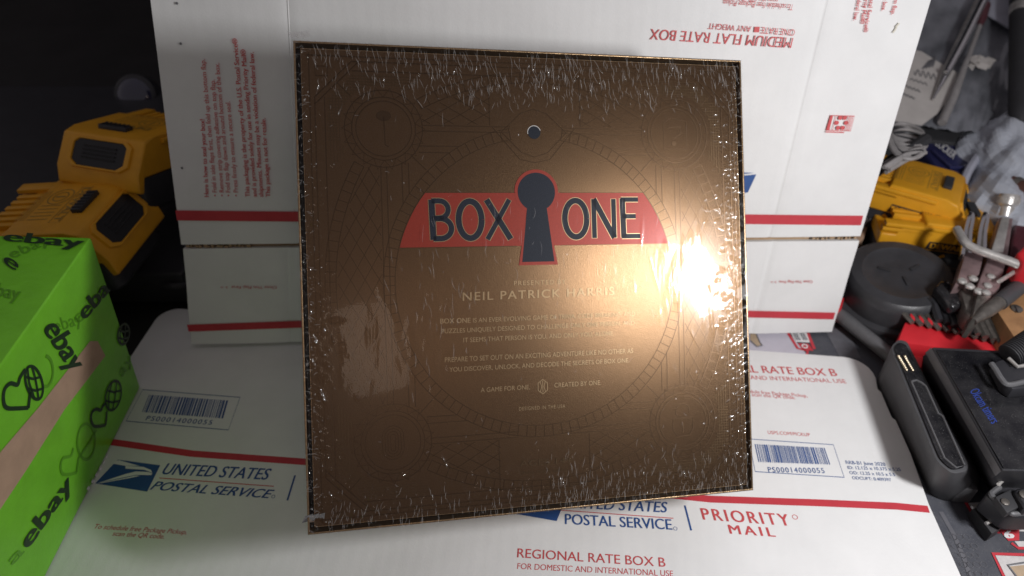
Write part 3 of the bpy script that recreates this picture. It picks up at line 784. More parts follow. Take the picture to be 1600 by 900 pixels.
for k in range(420):                        # left hem
    wrinkle(abs(rng.normal(0, 0.006)) + 0.001, U_(0, S), rng.normal(-0.5, 0.6), U_(0.0008, 0.0024), U_(0.0004, 0.0009), U_(0.0002, 0.0008))
for k in range(110):                        # few streaks across the middle
    wrinkle(U_(0.03, S-0.02), U_(0.03, S-0.03), V90 + rng.normal(0, 0.15), U_(0.002, 0.006), U_(0.0005, 0.001), U_(0.00003, 0.00010))
for cu_, cv_, n_, su_, sv_ in ((1045, 420, 26, 30, 45), (640, 520, 12, 40, 50), (560, 560, 5, 35, 40), (1105, 560, 22, 35, 50)):
    for k in range(n_):
        q = gk(cu_ + rng.normal(0, su_), cv_ + rng.normal(0, sv_)); wrinkle(q[0], q[1], V90 + rng.normal(0, 0.2), U_(0.003, 0.008), U_(0.0007, 0.0016), U_(0.00006, 0.00022))
for k in range(45):                        # stray pin-prick sparkles
    wrinkle(U_(0, S), U_(0, S), U_(0, 3.14), U_(0.0006, 0.0011), U_(0.0005, 0.0008), U_(0.00015, 0.0006))
for k in range(60):                         # slow waviness of the stretched sheet
    wrinkle(U_(0, S), U_(0, S), U_(0, 3.14), U_(0.01, 0.03), U_(0.006, 0.015), rng.normal(0, 0.00003))
tip = np.minimum(np.minimum(XX, S-XX), np.minimum(YY, S-YY))
Z = np.maximum(Z, 0.0005); Z[tip < 0] -= 0.004
me = bpy.data.meshes.new('shrink_film'); film = bpy.data.objects.new('shrink_film', me); COL.objects.link(film)
co = np.stack([XX, YY, Z], -1).reshape(-1, 3); idx = np.arange(NX*NX).reshape(NX, NX)
fa = np.stack([idx[:-1, :-1], idx[:-1, 1:], idx[1:, 1:], idx[1:, :-1]], -1).reshape(-1, 4)
cv, cf = [], []
def crease_glint(a, b, ang, ln_, w_, bend):
    """pale ribbon drawn for a crease of the film: caught light put into its colour"""
    n = 6; k0 = NX*NX + len(cv); c, s_ = math.cos(ang), math.sin(ang)
    for i in range(n):
        t = (i/(n-1) - 0.5); x = a + c*t*ln_ - s_*bend*ln_*(t*t-0.25); y = b + s_*t*ln_ + c*bend*ln_*(t*t-0.25)
        x = min(max(x, -0.0004), S + 0.0004); y = min(max(y, -0.0004), S + 0.0004)
        ww = w_*(1 - (2*t)**2*0.8)/2
        cv.append((x - s_*ww, y + c*ww, 0.0018)); cv.append((x + s_*ww, y - c*ww, 0.0018))
        if i: m_ = k0 + 2*i; cf.append((m_-2, m_-1, m_+1, m_))
def many(n, fa_, fb_, ang0, spread, l0, l1, w1=0.00029):
    for k in range(n): crease_glint(fa_(), fb_(), ang0 + rng.normal(0, spread), U_(l0, l1), U_(0.00014, w1), rng.normal(0, 0.35))
many(430, lambda: U_(0.01, S), lambda: S - 0.003 - abs(rng.normal(0.006, 0.011)), V90 + 0.12, 0.16, 0.002, 0.008)
many(190, lambda: 0.5*S + rng.normal(0, 0.05), lambda: S - 0.022 + rng.normal(0, 0.005), V90 + 0.1, 0.3, 0.002, 0.006)
many(330, lambda: U_(0.01, S), lambda: 0.001 + abs(rng.normal(0.003, 0.007)), V90 - 0.08, 0.14, 0.0015, 0.0055)
many(150, lambda: U_(0.5*S, S), lambda: 0.004 + abs(rng.normal(0.008, 0.009)), V90 - 0.05, 0.2, 0.002, 0.007, 0.00022)
many(200, lambda: 0.0005 + abs(rng.normal(0.0015, 0.003)), lambda: U_(0, S), 0.0, 0.7, 0.001, 0.004)
many(150, lambda: S - 0.001 - abs(rng.normal(0.002, 0.005)), lambda: U_(0, S), 0.5, 0.6, 0.001, 0.004)
many(60, lambda: U_(0.06, 0.2), lambda: U_(0.1, 0.17), V90, 0.1, 0.003, 0.010, 0.00022)
many(70, lambda: U_(0.01, S-0.01), lambda: U_(0.01, S-0.01), 0.8, 1.2, 0.0008, 0.003, 0.00022)
many(30, lambda: 0.066 + rng.normal(0, 0.012), lambda: 0.112 + rng.normal(0, 0.016), V90, 0.2, 0.003, 0.009)
allv = co.tolist() + cv; me.from_pydata(allv, [], fa.tolist() + cf)
me.polygons.foreach_set('use_smooth', [True]*len(me.polygons)); me.materials.append(M['film']); me.materials.append(M['crease_glint'])
me.polygons.foreach_set('material_index', [0]*len(fa) + [1]*len(cf))
film.parent = game; FRAME[film.name] = FRAME[game.name]
M['filmedge'] = film_material('film_seam', (0.75, 0.73, 0.70), 1.5, 0.15, 2.0, 0.22)
g = G()
for c, sx_, sy_ in (((-0.001, S+0.001), -1, 1), ((-0.001, 0.010), -1, -1)):
    for k in range(3):
        a0 = c[0] + 0.003*k; g.add([(a0, c[1], 0.0004), (a0+0.004, c[1]+0.001, 0.0012), (a0+0.003, c[1]+sy_*(0.003+0.001*k), -0.001), (a0-0.001+sx_*0.001, c[1]+sy_*0.0045, -0.003)], [(0, 1, 2, 3)])
part('film_ear', g, 'filmedge', game, bevel=None, local=True)

# ------------------------------------------------------------------ green taped parcel
B0 = at(220, 605); B1 = np.array([B0[0] - 0.002, 0.10, 0.0]); T0 = B0 + np.array([0.0145, 0.004, 0.1405]); T1 = B1 + np.array([0.0145, 0.004, 0.1405])
LW_ = -0.30
parcel = thing('taped_parcel', 'brown parcel wrapped in bright green printed tape at the left', 'parcel', (B0[0]-0.14, (B0[1]+B1[1])/2, 0.0003), np.eye(3))
z0 = np.array([0, 0, 0.0004])
ring0 = [B0 + z0, B0 + z0 + [LW_, 0.005, 0], B1 + z0 + [LW_, 0, 0], B1 + z0]; ring1 = [T0, T0 + [LW_, 0.0, 0.008], T1 + [LW_, 0, 0.008], T1]
def subdiv(r, n=12): return [r[i]*(1-k/n) + r[(i+1) % 4]*(k/n) for i in range(4) for k in range(n)]
rr = []
for t in np.linspace(0, 1, 12):
    ring = [a*(1-t) + b*t for a, b in zip(subdiv(ring0), subdiv(ring1))]
    rr.append(ring)
g = G(); g.loft(rr); part('taped_shell', g, 'green', parcel, bevel=0.0022, segs=3)
sp = Plane(B0, B1 - B0, T0 - B0)
if sp.n[0] < 0: sp = Plane(B1, B0 - B1, T0 - B0)
sk = PX(sp)
def on_side(name, build, m, h):
    pr = Print(h); build(pr); g = G(); g.v = [tuple(sp.w(a, b, c)) for a, b, c in pr.v]; g.f = pr.f
    return part(name, g, m, parcel, bevel=None, smooth=False)
on_side('bare_cardboard_band', lambda p: p.shape(sk.many([(-40, 780), (0, 706), (60, 636), (140, 533), (152, 533), (164, 556), (100, 640), (40, 735), (0, 795), (-40, 860)])), 'tan', 0.0003)
def side_print(p):
    sk.text(p, 'ebay', (65, 514), (110, 582), (94, 497), bold=0.02)
    sk.text(p, 'ebay', (44, 857), (113, 757), (28, 842), bold=0.02)
    sk.text(p, 'eba', (132, 500), (171, 454), (118, 482), bold=0.02)
    p.line(smooth_path(sk.many([(164, 664), (154, 666), (145, 665), (141, 654), (143, 644), (149, 639), (156, 641), (160, 634), (164, 630)])), 0.0022)
    p.line(sk.many([(164, 664.5), (166, 642)]), 0.0022)
    def globe(cx, cy, rx, ry, lean):
        P_ = lambda x, y: sk(cx + x*rx + lean*y*ry, cy + y*ry)
        p.line([P_(math.cos(t), math.sin(t)) for t in np.linspace(0, 6.2832, 33)[:-1]], 0.0018, True)
        p.line([P_(0.35*math.sin(t*2)*0.0 + 0.25*math.cos(t), t*0.95) for t in np.linspace(-1, 1, 9)], 0.0015)
        for y in (-0.35, 0.35): p.line([P_(-0.9, y), P_(0, y+0.12), P_(0.9, y)], 0.0015)
        p.line([P_(-0.45, -0.9), P_(-0.6, 0), P_(-0.35, 0.9)], 0.0015)
    globe(176, 618, 12, 23, -0.15); globe(52, 598, 13, 26, 0.2); globe(192, 522, 9, 16, -0.1)
    p.line(smooth_path(sk.many([(43, 637), (26, 638), (9, 637), (4, 625), (6, 608), (15, 599), (26, 601), (30, 590), (38, 577)])), 0.0024)
    p.line(sk.many([(43, 638), (46, 612)]), 0.0024)
on_side('dark_green_print', side_print, 'dgreen', 0.0006)
def faint(p):
    sk.text(p, 'ebay', (86, 520), (128, 505), (80, 500)); sk.text(p, 'e', (120, 507), (134, 496), (110, 490))
    p.line(smooth_path(sk.many([(119, 738), (108, 741), (97, 740), (94, 728), (98, 716), (110, 712), (114, 700)])), 0.002); p.line(sk.many([(119, 738), (122, 716), (140, 690), (150, 672)]), 0.002)
    p.line([sk(134+14*math.cos(t), 690+28*math.sin(t)) for t in np.linspace(0, 6.28, 25)[:-1]], 0.0018, True)
    sk.text(p, 'a', (18, 884), (38, 862), (8, 872)); p.line([sk(70+12*math.cos(t), 580+24*math.sin(t)) for t in np.linspace(-1.5, 1.9, 18)], 0.002)
    sk.text(p, 'ay', (190, 590), (208, 562), (182, 578))
on_side('faded_green_print', faint, 'fgreen', 0.00045)
on_side('white_tape_edge', lambda p: [p.shape(sk.many([(u, v), (u+3, v-5), (u+6, v-2), (u+3, v+3)])) for u, v in ((134, 764), (141, 753), (147, 743), (153, 733), (159, 724), (164, 715), (170, 706), (176, 697), (182, 686), (188, 675), (194, 665))], 'white', 0.0005)
tp = Plane(T1 + [LW_, 0, 0.008], np.array([1.0, 0, -0.008/0.3]), T0 - T1); tk = PX(tp)
def on_top(name, build, m, h):
    pr = Print(h); build(pr); g = G(); g.v = [tuple(tp.w(a, b, c)) for a, b, c in pr.v]; g.f = pr.f
    return part(name, g, m, parcel, bevel=None, smooth=False)
on_top('dark_green_top_print', lambda p: (tk.text(p, 'ebay', (6, 377), (128, 388), (12, 362), bold=0.02), tk.text(p, 'e', (4, 410), (24, 424), (16, 396), bold=0.01)), 'dgreen', 0.0006)
on_top('faded_green_top_print', lambda p: (tk.text(p, 'ebay', (20, 405), (80, 380), (12, 392)), tk.text(p, 'ebay', (-20, 460), (30, 470), (-14, 440))), 'fgreen', 0.00045)

# ------------------------------------------------------------------ battery packs (one built, the rest copied)
def make_battery():
    t = thing('battery_pack', 'yellow and black tool battery', 'battery', (0, 0, 0), np.eye(3), 'yellow tool batteries around the cartons')
    LX, WY = 0.108, 0.074
    def rr_(z, ex, ey, r=0.010, sx=0.0):
        pts = []
        for cx, cy, a0 in ((ex-r, ey-r, 0), (-ex+r, ey-r, 90), (-ex+r, -ey+r, 180), (ex-r, -ey+r, 270)):
            for k in range(5):
                a = math.radians(a0 + 22.5*k); pts.append((cx + r*math.cos(a) + sx, cy + r*math.sin(a), z))
        return pts
    g = G(); g.loft([rr_(0, 0.050, 0.033), rr_(0.004, 0.053, 0.036), rr_(0.030, 0.054, 0.037)]); lower = part('lower_case', g, 'black', t, bevel=0.0008)
    prof = [(-0.054, 0.0305), (-0.054, 0.044), (-0.040, 0.044), (-0.036, 0.054), (-0.018, 0.054), (-0.016, 0.061), (0.036, 0.061), (0.047, 0.058), (0.060, 0.034), (0.061, 0.020), (0.055, 0.018), (0.052, 0.0305)]
    g = G(); hw = 0.0375
    g.loft([[(x, -hw, z) for x, z in prof], [(x, -hw*0.0, z) for x, z in prof], [(x, hw, z) for x, z in prof]])
    shell = part('yellow_shell', g, 'yellow', t, bevel=0.0022, segs=3)
    g = G()
    for s in (-1, 1):
        g.box((-0.012, s*0.0350, 0.0555), (0.082, 0.010, 0.004)); g.box((-0.030, s*0.0330, 0.0490), (0.048, 0.009, 0.004))
    part('slide_rail', g, 'yellow', t, bevel=0.001, split=0.0004)
    g = G()
    for k in range(6): g.box((-0.030, -0.019 + 0.0076*k, 0.0555), (0.026, 0.0046, 0.006))
    part('terminal_rib', g, 'yellow', t, bevel=0.0008)
    # release window in the sloped end
    e0 = np.array([0.0478, 0, 0.0563]); e1 = np.array([0.0594, 0, 0.0352]); n = np.cross(e1-e0, [0, 1, 0]); n = n/np.linalg.norm(n)
    if n[0] < 0: n = -n
    def E(y, s_, o): p = e0*(1-s_) + e1*s_ + n*o; return np.array([p[0], y, p[2]])
    oct_ = [(-0.024, 0.22), (-0.020, 0.08), (0.020, 0.08), (0.024, 0.22), (0.024, 0.80), (0.018, 0.98), (-0.018, 0.98), (-0.024, 0.80)]
    g = G(); g.loft([[E(y*1.22, (s_-0.5)*1.18+0.5, -0.002) for y, s_ in oct_], [E(y*1.18, (s_-0.5)*1.12+0.5, 0.0022) for y, s_ in oct_], [E(y, s_, 0.0022) for y, s_ in oct_], [E(y*0.98, (s_-0.5)*0.98+0.5, -0.001) for y, s_ in oct_]], cap0=True, cap1=False)
    part('window_frame', g, 'yellow', t, bevel=0.0005)
    g = G(); g.loft([[E(y*0.99, s_, -0.001) for y, s_ in oct_], [E(y*0.97, (s_-0.5)*0.97+0.5, 0.0012) for y, s_ in oct_]])
    rel = part('release_button', g, 'gap', t)
    g = G()
    for k in range(4): g.box(E(0, 0.3 + 0.13*k, 0.0014), (0.0012, 0.030, 0.0012))
    part('grip_rib', g, 'blackrub', rel)
    g = G(); g.box((0.033, 0.000, 0.0625), (0.0085, 0.026, 0.0040)); sl = part('latch_slider', g, 'black', t, bevel=0.001)
    g = G()
    for k in range(6): g.box((0.033, -0.010 + 0.004*k, 0.0647), (0.0075, 0.0012, 0.0009))
    part('slider_ridge', g, 'blackrub', sl)
    # moulded label on the top, reading across the pack
    pr = Print(0.0612)
    pr.line([(0.016, -0.024), (0.025, -0.024), (0.025, 0.024), (0.016, 0.024)], 0.0007, True)
    pr.text('DEWALT', (0.018, 0.022), (0.018, -0.022), (0.006, 0), bold=0.02)
    pr.circle((0.004, 0.011), 0.010, 0.001); pr.circle((0.004, 0.011), 0.006, 0.001); pr.line([(0, 0.011), (0.008, 0.011)], 0.002)
    for k in range(5): pr.line([(-0.006, -0.001 - 0.0045*k), (0.012, -0.001 - 0.0045*k)], 0.0009)
    for k in range(4): pr.line([(-0.009 - 0.0024*k, 0.020), (-0.009 - 0.0024*k, -0.020)], 0.0006)
    part('moulded_label', pr, 'ylabel', t, bevel=None, smooth=False)
    # long side: brand plate, X mark and voltage
    def side(h): return lambda x, z: (x, -0.0375 - h, z)
    def sidepart(name, build, m, h):
        p = Print(0); build(p); f = side(h); g = G(); g.v = [f(a, b) for a, b, c in p.v]; g.f = p.f; return part(name, g, m, t, bevel=None, smooth=False)
    sidepart('brand_plate', lambda p: p.shape([(-0.010, 0.0325), (0.030, 0.0325), (0.032, 0.0415), (-0.008, 0.0415)]), 'black', 0.0003)
    sidepart('brand_lettering', lambda p: p.text('DEWALT', (-0.006, 0.0345), (0.027, 0.0345), (0, 0.0055), bold=0.03), 'yellow', 0.0006)
    sidepart('voltage_lettering', lambda p: p.text('20V', (-0.034, 0.013), (-0.021, 0.014), (0, 0.0055), bold=0.02), 'cable', 0.0004)
    def cross(p):
        p.line([(-0.012, 0.028), (0.012, 0.008)], 0.003); p.line([(0.010, 0.028), (-0.018, 0.008)], 0.003); p.text('XC', (0.010, 0.010), (0.030, 0.010), (0, 0.011), bold=0.02)
    sidepart('cross_mark', cross, 'yellow', 0.0005)
    return t
def copy_tree(o, parent=None):
    c = o.copy(); COL.objects.link(c)
    if parent is not None: c.parent = parent; c.matrix_parent_inverse = o.matrix_parent_inverse.copy()
    for ch in list(o.children): copy_tree(ch, c)
    return c
BAT = make_battery()
def put(o, loc, axis, lean=(0, 0), label=None, size=1.0):
    a = math.atan2(axis[1], axis[0]); R = rotz(a) @ rotx(lean[0]) @ roty(lean[1]) * size; m = Matrix.Identity(4)
    for i in range(3):
        for j in range(3): m[i][j] = float(R[i][j])
    m.translation = Vector([float(c) for c in loc]); o.matrix_world = m
    if label: o['label'] = label
ZC = 0.028
others = [copy_tree(BAT) for _ in range(3)]
def on_floor(u, v, ztop, zbase): p = at(u, v, ztop); return (p[0], p[1], zbase)
put(BAT, on_floor(98, 334, ZC+0.061, ZC+0.008), at(172, 338, ZC+0.06) - at(10, 326, ZC+0.06), (0, -0.14), 'yellow tool battery lying behind the green parcel with its label up')
put(others[0], on_floor(212, 226, ZC+0.078, ZC+0.032), at(176, 226, ZC+0.06) - at(240, 176, ZC+0.06), (0, -0.30), 'yellow tool battery with its dark end window facing out beside the white carton')
put(others[1], on_floor(1468, 322, 0.055, ZM+0.005), at(1540, 334, 0.06) - at(1400, 317, 0.06), (-0.09, 0), 'yellow tool battery with 20V side text behind the black round case', 0.87)
put(others[2], on_floor(1432, 262, 0.075, 0.012), at(1485, 276, 0.08) - at(1395, 252, 0.08), (-0.10, 0), 'yellow tool battery half hidden under the grey cable bundle', 0.87)

# dark things in the left corner
case = thing('dark_tool_case', 'low black tool case under the two left batteries', 'case', (-0.45, 0.62, 0), np.eye(3))
g = G(); g.box((-0.44, 0.635, 0.010), (0.33, 0.34, 0.034)); part('case_body', g, 'black', case, bevel=0.004, segs=3)
g = G(); g.tube(smooth_path([(-0.30, 0.47, 0.012), (-0.285, 0.462, 0.016), (-0.272, 0.47, 0.012)], 5), 0.003, 8); part('carry_handle', g, 'blackrub', case)
lc = atY(214, 150, 0.78); hl = thing('head_lamp', 'round blue lensed headlamp in the dark behind the left batteries', 'headlamp', (lc[0], lc[1], ZC), np.eye(3))
Rh = rotx(math.radians(62)); lc = lc + np.array([0, 0.0, 0.0])
g = G(); g.lathe([(0.020, -0.02), (0.024, -0.012), (0.024, 0.004), (0.0215, 0.006)], lc, Rh); part('lamp_housing', g, 'black', hl)
g = G(); g.lathe([(0.0212, 0.004), (0.018, 0.0075), (0.010, 0.0095), (0.002, 0.0102)], lc, Rh); part('lens', g, 'lens', hl)
g = G(); g.tube(smooth_path([lc + np.array(q) for q in ((-0.07, 0.01, -0.03), (-0.05, -0.01, -0.010), (-0.02, -0.025, -0.012), (0.02, -0.022, -0.022), (0.05, 0.0, -0.012))], 6), 0.006, 8); part('strap', g, 'blackrub', hl)
g = G(); g.box((lc[0], lc[1]+0.012, (ZC+lc[2]-0.02)/2), (0.03, 0.03, max(0.01, lc[2]-ZC-0.02))); part('stand', g, 'black', hl)
ra = atY(128, -8, 1.25); rb_ = atY(262, 64, 1.25); dv = rb_ - ra
rail = thing('grey_rail', 'dim grey rail slanting across the dark upper left corner', 'rail', (rb_[0], 1.25, 0), np.eye(3))
g = G(); g.tube([ra - dv*3.0, rb_ + dv*4.0], 0.011, 10); part('bar', g, 'rail', rail)

# ------------------------------------------------------------------ tools on the right
def px_prism(name, pts, zt, zb, m, parent, bevel=0.001, segs=2, grow=0.0):
    top = [at(u, v, zt) for u, v in pts]; c = sum(top)/len(top)
    bot = [c + (p - c)*(1+grow) for p in top]; bot = [np.array([p[0], p[1], zb]) for p in bot]
    g = G(); g.loft([bot, top]); return part(name, g, m, parent, bevel=bevel, segs=segs)
def base_of(pts, z): P = [at(u, v, z) for u, v in pts]; c = sum(P)/len(P); return (c[0], c[1], z)

# charging dock
dock = thing('charging_dock', 'slanted charcoal charging dock with gold contact pins beside the flat carton', 'charger', base_of([(1440, 660)], ZM), np.eye(3))
def ring_px(pts, z): return [at(u, v, z) for u, v in pts]
r0_ = [(1366, 600), (1380, 572), (1420, 565), (1536, 742), (1520, 779), (1478, 784), (1452, 772)]
r1_ = [(1391, 542), (1404, 530), (1417, 533), (1513, 724), (1511, 736), (1488, 741), (1464, 722)]
def rounded(ring, r, n=4):
    out_ = []; k = len(ring)
    for i in range(k):
        p = ring[i]; a = ring[i-1]-p; b = ring[(i+1) % k]-p; la, lb_ = np.linalg.norm(a), np.linalg.norm(b); rr2 = min(r, la*0.4, lb_*0.4)
        s = p + a/la*rr2; e = p + b/lb_*rr2
        for j in range(n+1):
            t = j/n; out_.append(s*(1-t)**2 + 2*p*t*(1-t) + e*t*t)
    return out_
g = G(); g.loft([rounded(ring_px(r0_, ZM+0.0006), 0.010), rounded([0.45*a + 0.55*b for a, b in zip(ring_px(r0_, ZM+0.0006), ring_px(r1_, 0.036))] , 0.009), rounded(ring_px(r1_, 0.036), 0.006)])
part('dock_body', g, 'grey', dock, bevel=0.0008)
inset = [(1397, 543), (1405, 535), (1415, 538), (1508, 722), (1506, 731), (1489, 735), (1469, 718)]
g = G(); g.loft([rounded(ring_px(inset, 0.0358), 0.005), rounded(ring_px(inset, 0.0372), 0.005)]); part('gloss_top', g, 'gloss', dock)
g = G()
for rw in range(2):
    for k in range(8):
        t = k/7; p = at(1404 + 9.5*rw + 12*t, 557 + 0.5*rw + 21*t, 0.0374); g.lathe([(0.0011, 0), (0.0011, 0.0008), (0.0006, 0.0013)], p, seg=8)
part('contact_pin', g, 'gold', dock, bevel=0, split=0.00005)
def closed_tube(pts, z, r):
    P = [at(u, v, z) for u, v in pts]; g = G(); g.tube(P + [P[0]], r, 6); return g
part('recess_lip', closed_tube([(1424, 596), (1432, 594), (1440, 598), (1447, 604), (1466, 646), (1473, 650), (1507, 727), (1494, 731), (1476, 716)], 0.0374, 0.0007), 'edge', dock)
px_prism('side_foot', [(1500, 764), (1515, 745), (1530, 766)], 0.010, ZM+0.001, 'edge', dock, 0.0012)

# glossy black box
bbx = thing('gloss_black_box', 'dusty glossy black box with blue script at the right edge', 'box', base_of([(1560, 640)], ZM), np.eye(3))
b0_ = ring_px([(1440, 598), (1660, 606), (1660, 785), (1556, 782)], ZM+0.0006); b1_ = ring_px([(1441, 556), (1660, 566), (1660, 751), (1551, 748)], 0.042); b2_ = ring_px([(1457, 542), (1660, 552), (1660, 737), (1566, 735)], 0.055)
g = G(); g.loft([b0_, b1_, b2_]); part('box_body', g, 'black', bbx, bevel=0.0015, segs=3)
g = G(); g.prism(ring_px([(1463, 546), (1655, 556), (1655, 733), (1569, 731)], 0.0562), (0, 0, -0.0008)); part('gloss_lid', g, 'gloss', bbx, bevel=0.0004)
part('edge_band', (lambda g: g.loft([[p + np.array([0, 0, 0.0004]) + q for p in (b1_[0]*0.7+b2_[0]*0.3, b1_[3]*0.7+b2_[3]*0.3, b1_[3]*0.12+b2_[3]*0.88, b1_[0]*0.12+b2_[0]*0.88)] for q in (np.array([0, 0, -0.0003]), np.array([-0.0006, -0.0003, 0.0006]))]))(G()), 'edge', bbx, bevel=0.0002)
bpx = Plane((0, 0, 0.0562), (1, 0, 0), (0, 1, 0)); bk2 = PX(bpx)
pr = Print(0.0002); bk2.text(pr, 'Okcam timers', (1515, 612), (1550, 664), (1527, 605), shear=0.3, bold=0.01)
g = G(); g.v = [tuple(bpx.w(a, b, c)) for a, b, c in pr.v]; g.f = pr.f; part('blue_script', g, 'bluetxt', bbx, bevel=None, smooth=False)
# clamp lying on the box and its ribbed boot
cl = thing('black_clamp', 'black clamp with shiny grey edges lying on the glossy box', 'clamp', at(1580, 590, 0.0565), np.eye(3))
px_prism('clamp_body', [(1553, 566), (1568, 560), (1578, 572), (1620, 570), (1620, 605), (1583, 608), (1570, 598)], 0.066, 0.0568, 'black', cl, 0.0018)
g = G(); g.tube(smooth_path([at(u, v, 0.0675) for u, v in ((1549, 568), (1556, 578), (1566, 594), (1576, 601), (1602, 596))], 5), 0.0018, 8); part('grey_edge_ridge', g, 'edge', cl)
g = G(); g.tube([at(1576, 560, 0.068), at(1590, 573, 0.068), at(1606, 570, 0.068)], 0.0013, 8); part('metal_pin', g, 'steel', cl)
bt_ = thing('ribbed_boot', 'ribbed black rubber boot above the glossy box', 'cable boot', at(1588, 550, 0.056), np.eye(3))
p0_, p1_ = at(1576, 556, 0.063), at(1618, 528, 0.070); dd = p1_ - p0_; path = []; rad = []
for k in range(14):
    for f, r in ((0.0, 0.0066), (0.3, 0.0082), (0.7, 0.0082), (0.95, 0.0066)):
        path.append(p0_ + dd*((k+f)/14)); rad.append(r)
g = G(); g.tube(path, rad, 14); part('boot', g, 'blackrub', bt_)
# camera clip at the bottom right
cp = thing('mount_clip', 'grey-lipped black mount clip with small screws below the glossy box', 'clip', base_of([(1570, 790)], ZM), np.eye(3))
px_prism('strap_plate', [(1520, 793), (1540, 785), (1566, 824), (1550, 834)], 0.004, ZM+0.0008, 'blackrub', cp, 0.0008)
g = G(); g.tube([at(1540, 818, 0.0055), at(1560, 809, 0.0055)], 0.0011, 8); g.tube([at(1519, 793, 0.0055), at(1539, 785, 0.0055)], 0.0011, 8); part('wire_pin', g, 'steel', cp, split=0.0004)
px_prism('clip_body', [(1540, 772), (1550, 761), (1566, 757), (1640, 752), (1640, 806), (1586, 806), (1574, 800)], 0.024, 0.006, 'black', cp, 0.003, 3)
g = G(); g.tube(smooth_path([at(u, v, 0.0262) for u, v in ((1562, 761), (1552, 768), (1550, 775), (1576, 798), (1584, 803), (1612, 799))], 5), 0.0017, 8); part('raised_lip', g, 'edge', cp)
px_prism('inner_block', [(1555, 776), (1580, 764), (1596, 790), (1574, 802)], 0.030, 0.024, 'blackrub', cp, 0.001)
px_prism('hinge_block', [(1584, 764), (1606, 758), (1622, 790), (1602, 796)], 0.034, 0.024, 'black', cp, 0.003, 3)
g = G(); g.lathe([(0.0024, 0), (0.0024, 0.001), (0.0016, 0.0014)], at(1570, 785, 0.030), seg=12); g.lathe([(0.003, 0), (0.003, 0.001), (0.002, 0.0014)], at(1600, 774, 0.034), seg=12); part('screw', g, 'dsteel', cp, split=0.0004)
g = G(); g.tube(smooth_path([at(u, v, 0.036) for u, v in ((1560, 757), (1568, 750), (1588, 749), (1600, 744), (1622, 748))], 5), 0.0012, 8); part('wire_loop', g, 'steel', cp)

# round black case
rc = at(1386, 482, ZM); puck = thing('round_case', 'round black lidded case between the upright carton and the pliers', 'case', rc, np.eye(3))
Rt = rotx(math.radians(3)) @ roty(math.radians(-5)); rc = rc + np.array([0, 0, 0.006])
g = G(); g.lathe([(0.046, -0.002), (0.0485, 0.0), (0.0490, 0.010), (0.0478, 0.0125), (0.043, 0.0135)], rc, Rt, 56); part('base_flange', g, 'puck', puck)
g = G(); g.lathe([(0.0430, 0.0134), (0.0428, 0.028), (0.0415, 0.0335), (0.0385, 0.0362), (0.0300, 0.0368), (0.0290, 0.0362), (0.012, 0.0360), (0.001, 0.0358)], rc, Rt, 56); part('lid', g, 'puck', puck)
g = G()
for a in range(3):
    ang = 0.5 + 2.1*a; g.box(rc + Rt @ np.array([0.014*math.cos(ang), 0.010*math.sin(ang), 0.0366]), (0.010, 0.0025, 0.0012), Rt @ rotz(ang))
part('lid_emboss', g, 'blackrub', puck, bevel=0.0004, split=0.0004)
rd = thing('soft_black_pouch', 'soft black pouch tucked behind the round case', 'pouch', at(1465, 405, ZM), np.eye(3))
g = G(); pc = at(1466, 424, 0.0)
rings = []
for k in range(9):
    t = k/8; rad_ = 0.036*math.sqrt(max(0.02, 1-(t*0.98)**2)); rings.append([pc + np.array([rad_*1.3*math.cos(a)*(1+0.05*math.sin(3*a)), rad_*0.8*math.sin(a), ZM+0.001+0.030*t]) for a in np.linspace(0, 2*math.pi, 29)[:-1]])
g.loft(rings); part('pouch_body', g, 'blackrub', rd)
g = G(); g.tube([pc + np.array([-0.034, -0.016, 0.019]), pc + np.array([0, -0.024, 0.022]), pc + np.array([0.034, -0.014, 0.018])], 0.0012, 6); part('zip', g, 'dsteel', rd)
# black rod tool with a chrome oval that stands in for a glint, small red tab
rt_ = thing('black_bar_tool', 'black bar tool with a bright oval standing in for a glint, lying below the round case', 'hand tool', at(1345, 520, ZM), np.eye(3))
g = G(); g.tube([at(1292, 478, 0.004), at(1320, 499, 0.004), at(1380, 547, 0.004), at(1398, 562, 0.004)], 0.0058, 14); part('bar', g, 'edge', rt_)
px_prism('grip_plate', [(1322, 482), (1400, 512), (1398, 540), (1378, 534)], 0.003, ZM+0.0006, 'black', rt_, 0.001)
g = G(); g.loft([[at(1384, 525, 0.0031) + Rq for Rq in [rotz(-0.35) @ np.array([0.0062*s1*math.cos(a), 0.0025*s1*math.sin(a), zz]) for a in np.linspace(0, 2*math.pi, 21)[:-1]]] for s1, zz in ((1, 0), (0.95, 0.0015), (0.6, 0.0025))]); part('button_glint', g, 'chrome', rt_)
tab = thing('red_tab', 'small red plastic tab by the right edge of the upright carton', 'tab', at(1308, 478, ZM), np.eye(3)); px_prism('tab_body', [(1303, 490), (1309, 466), (1320, 464), (1315, 482)], 0.012, ZM+0.0006, 'redp', tab, 0.001)

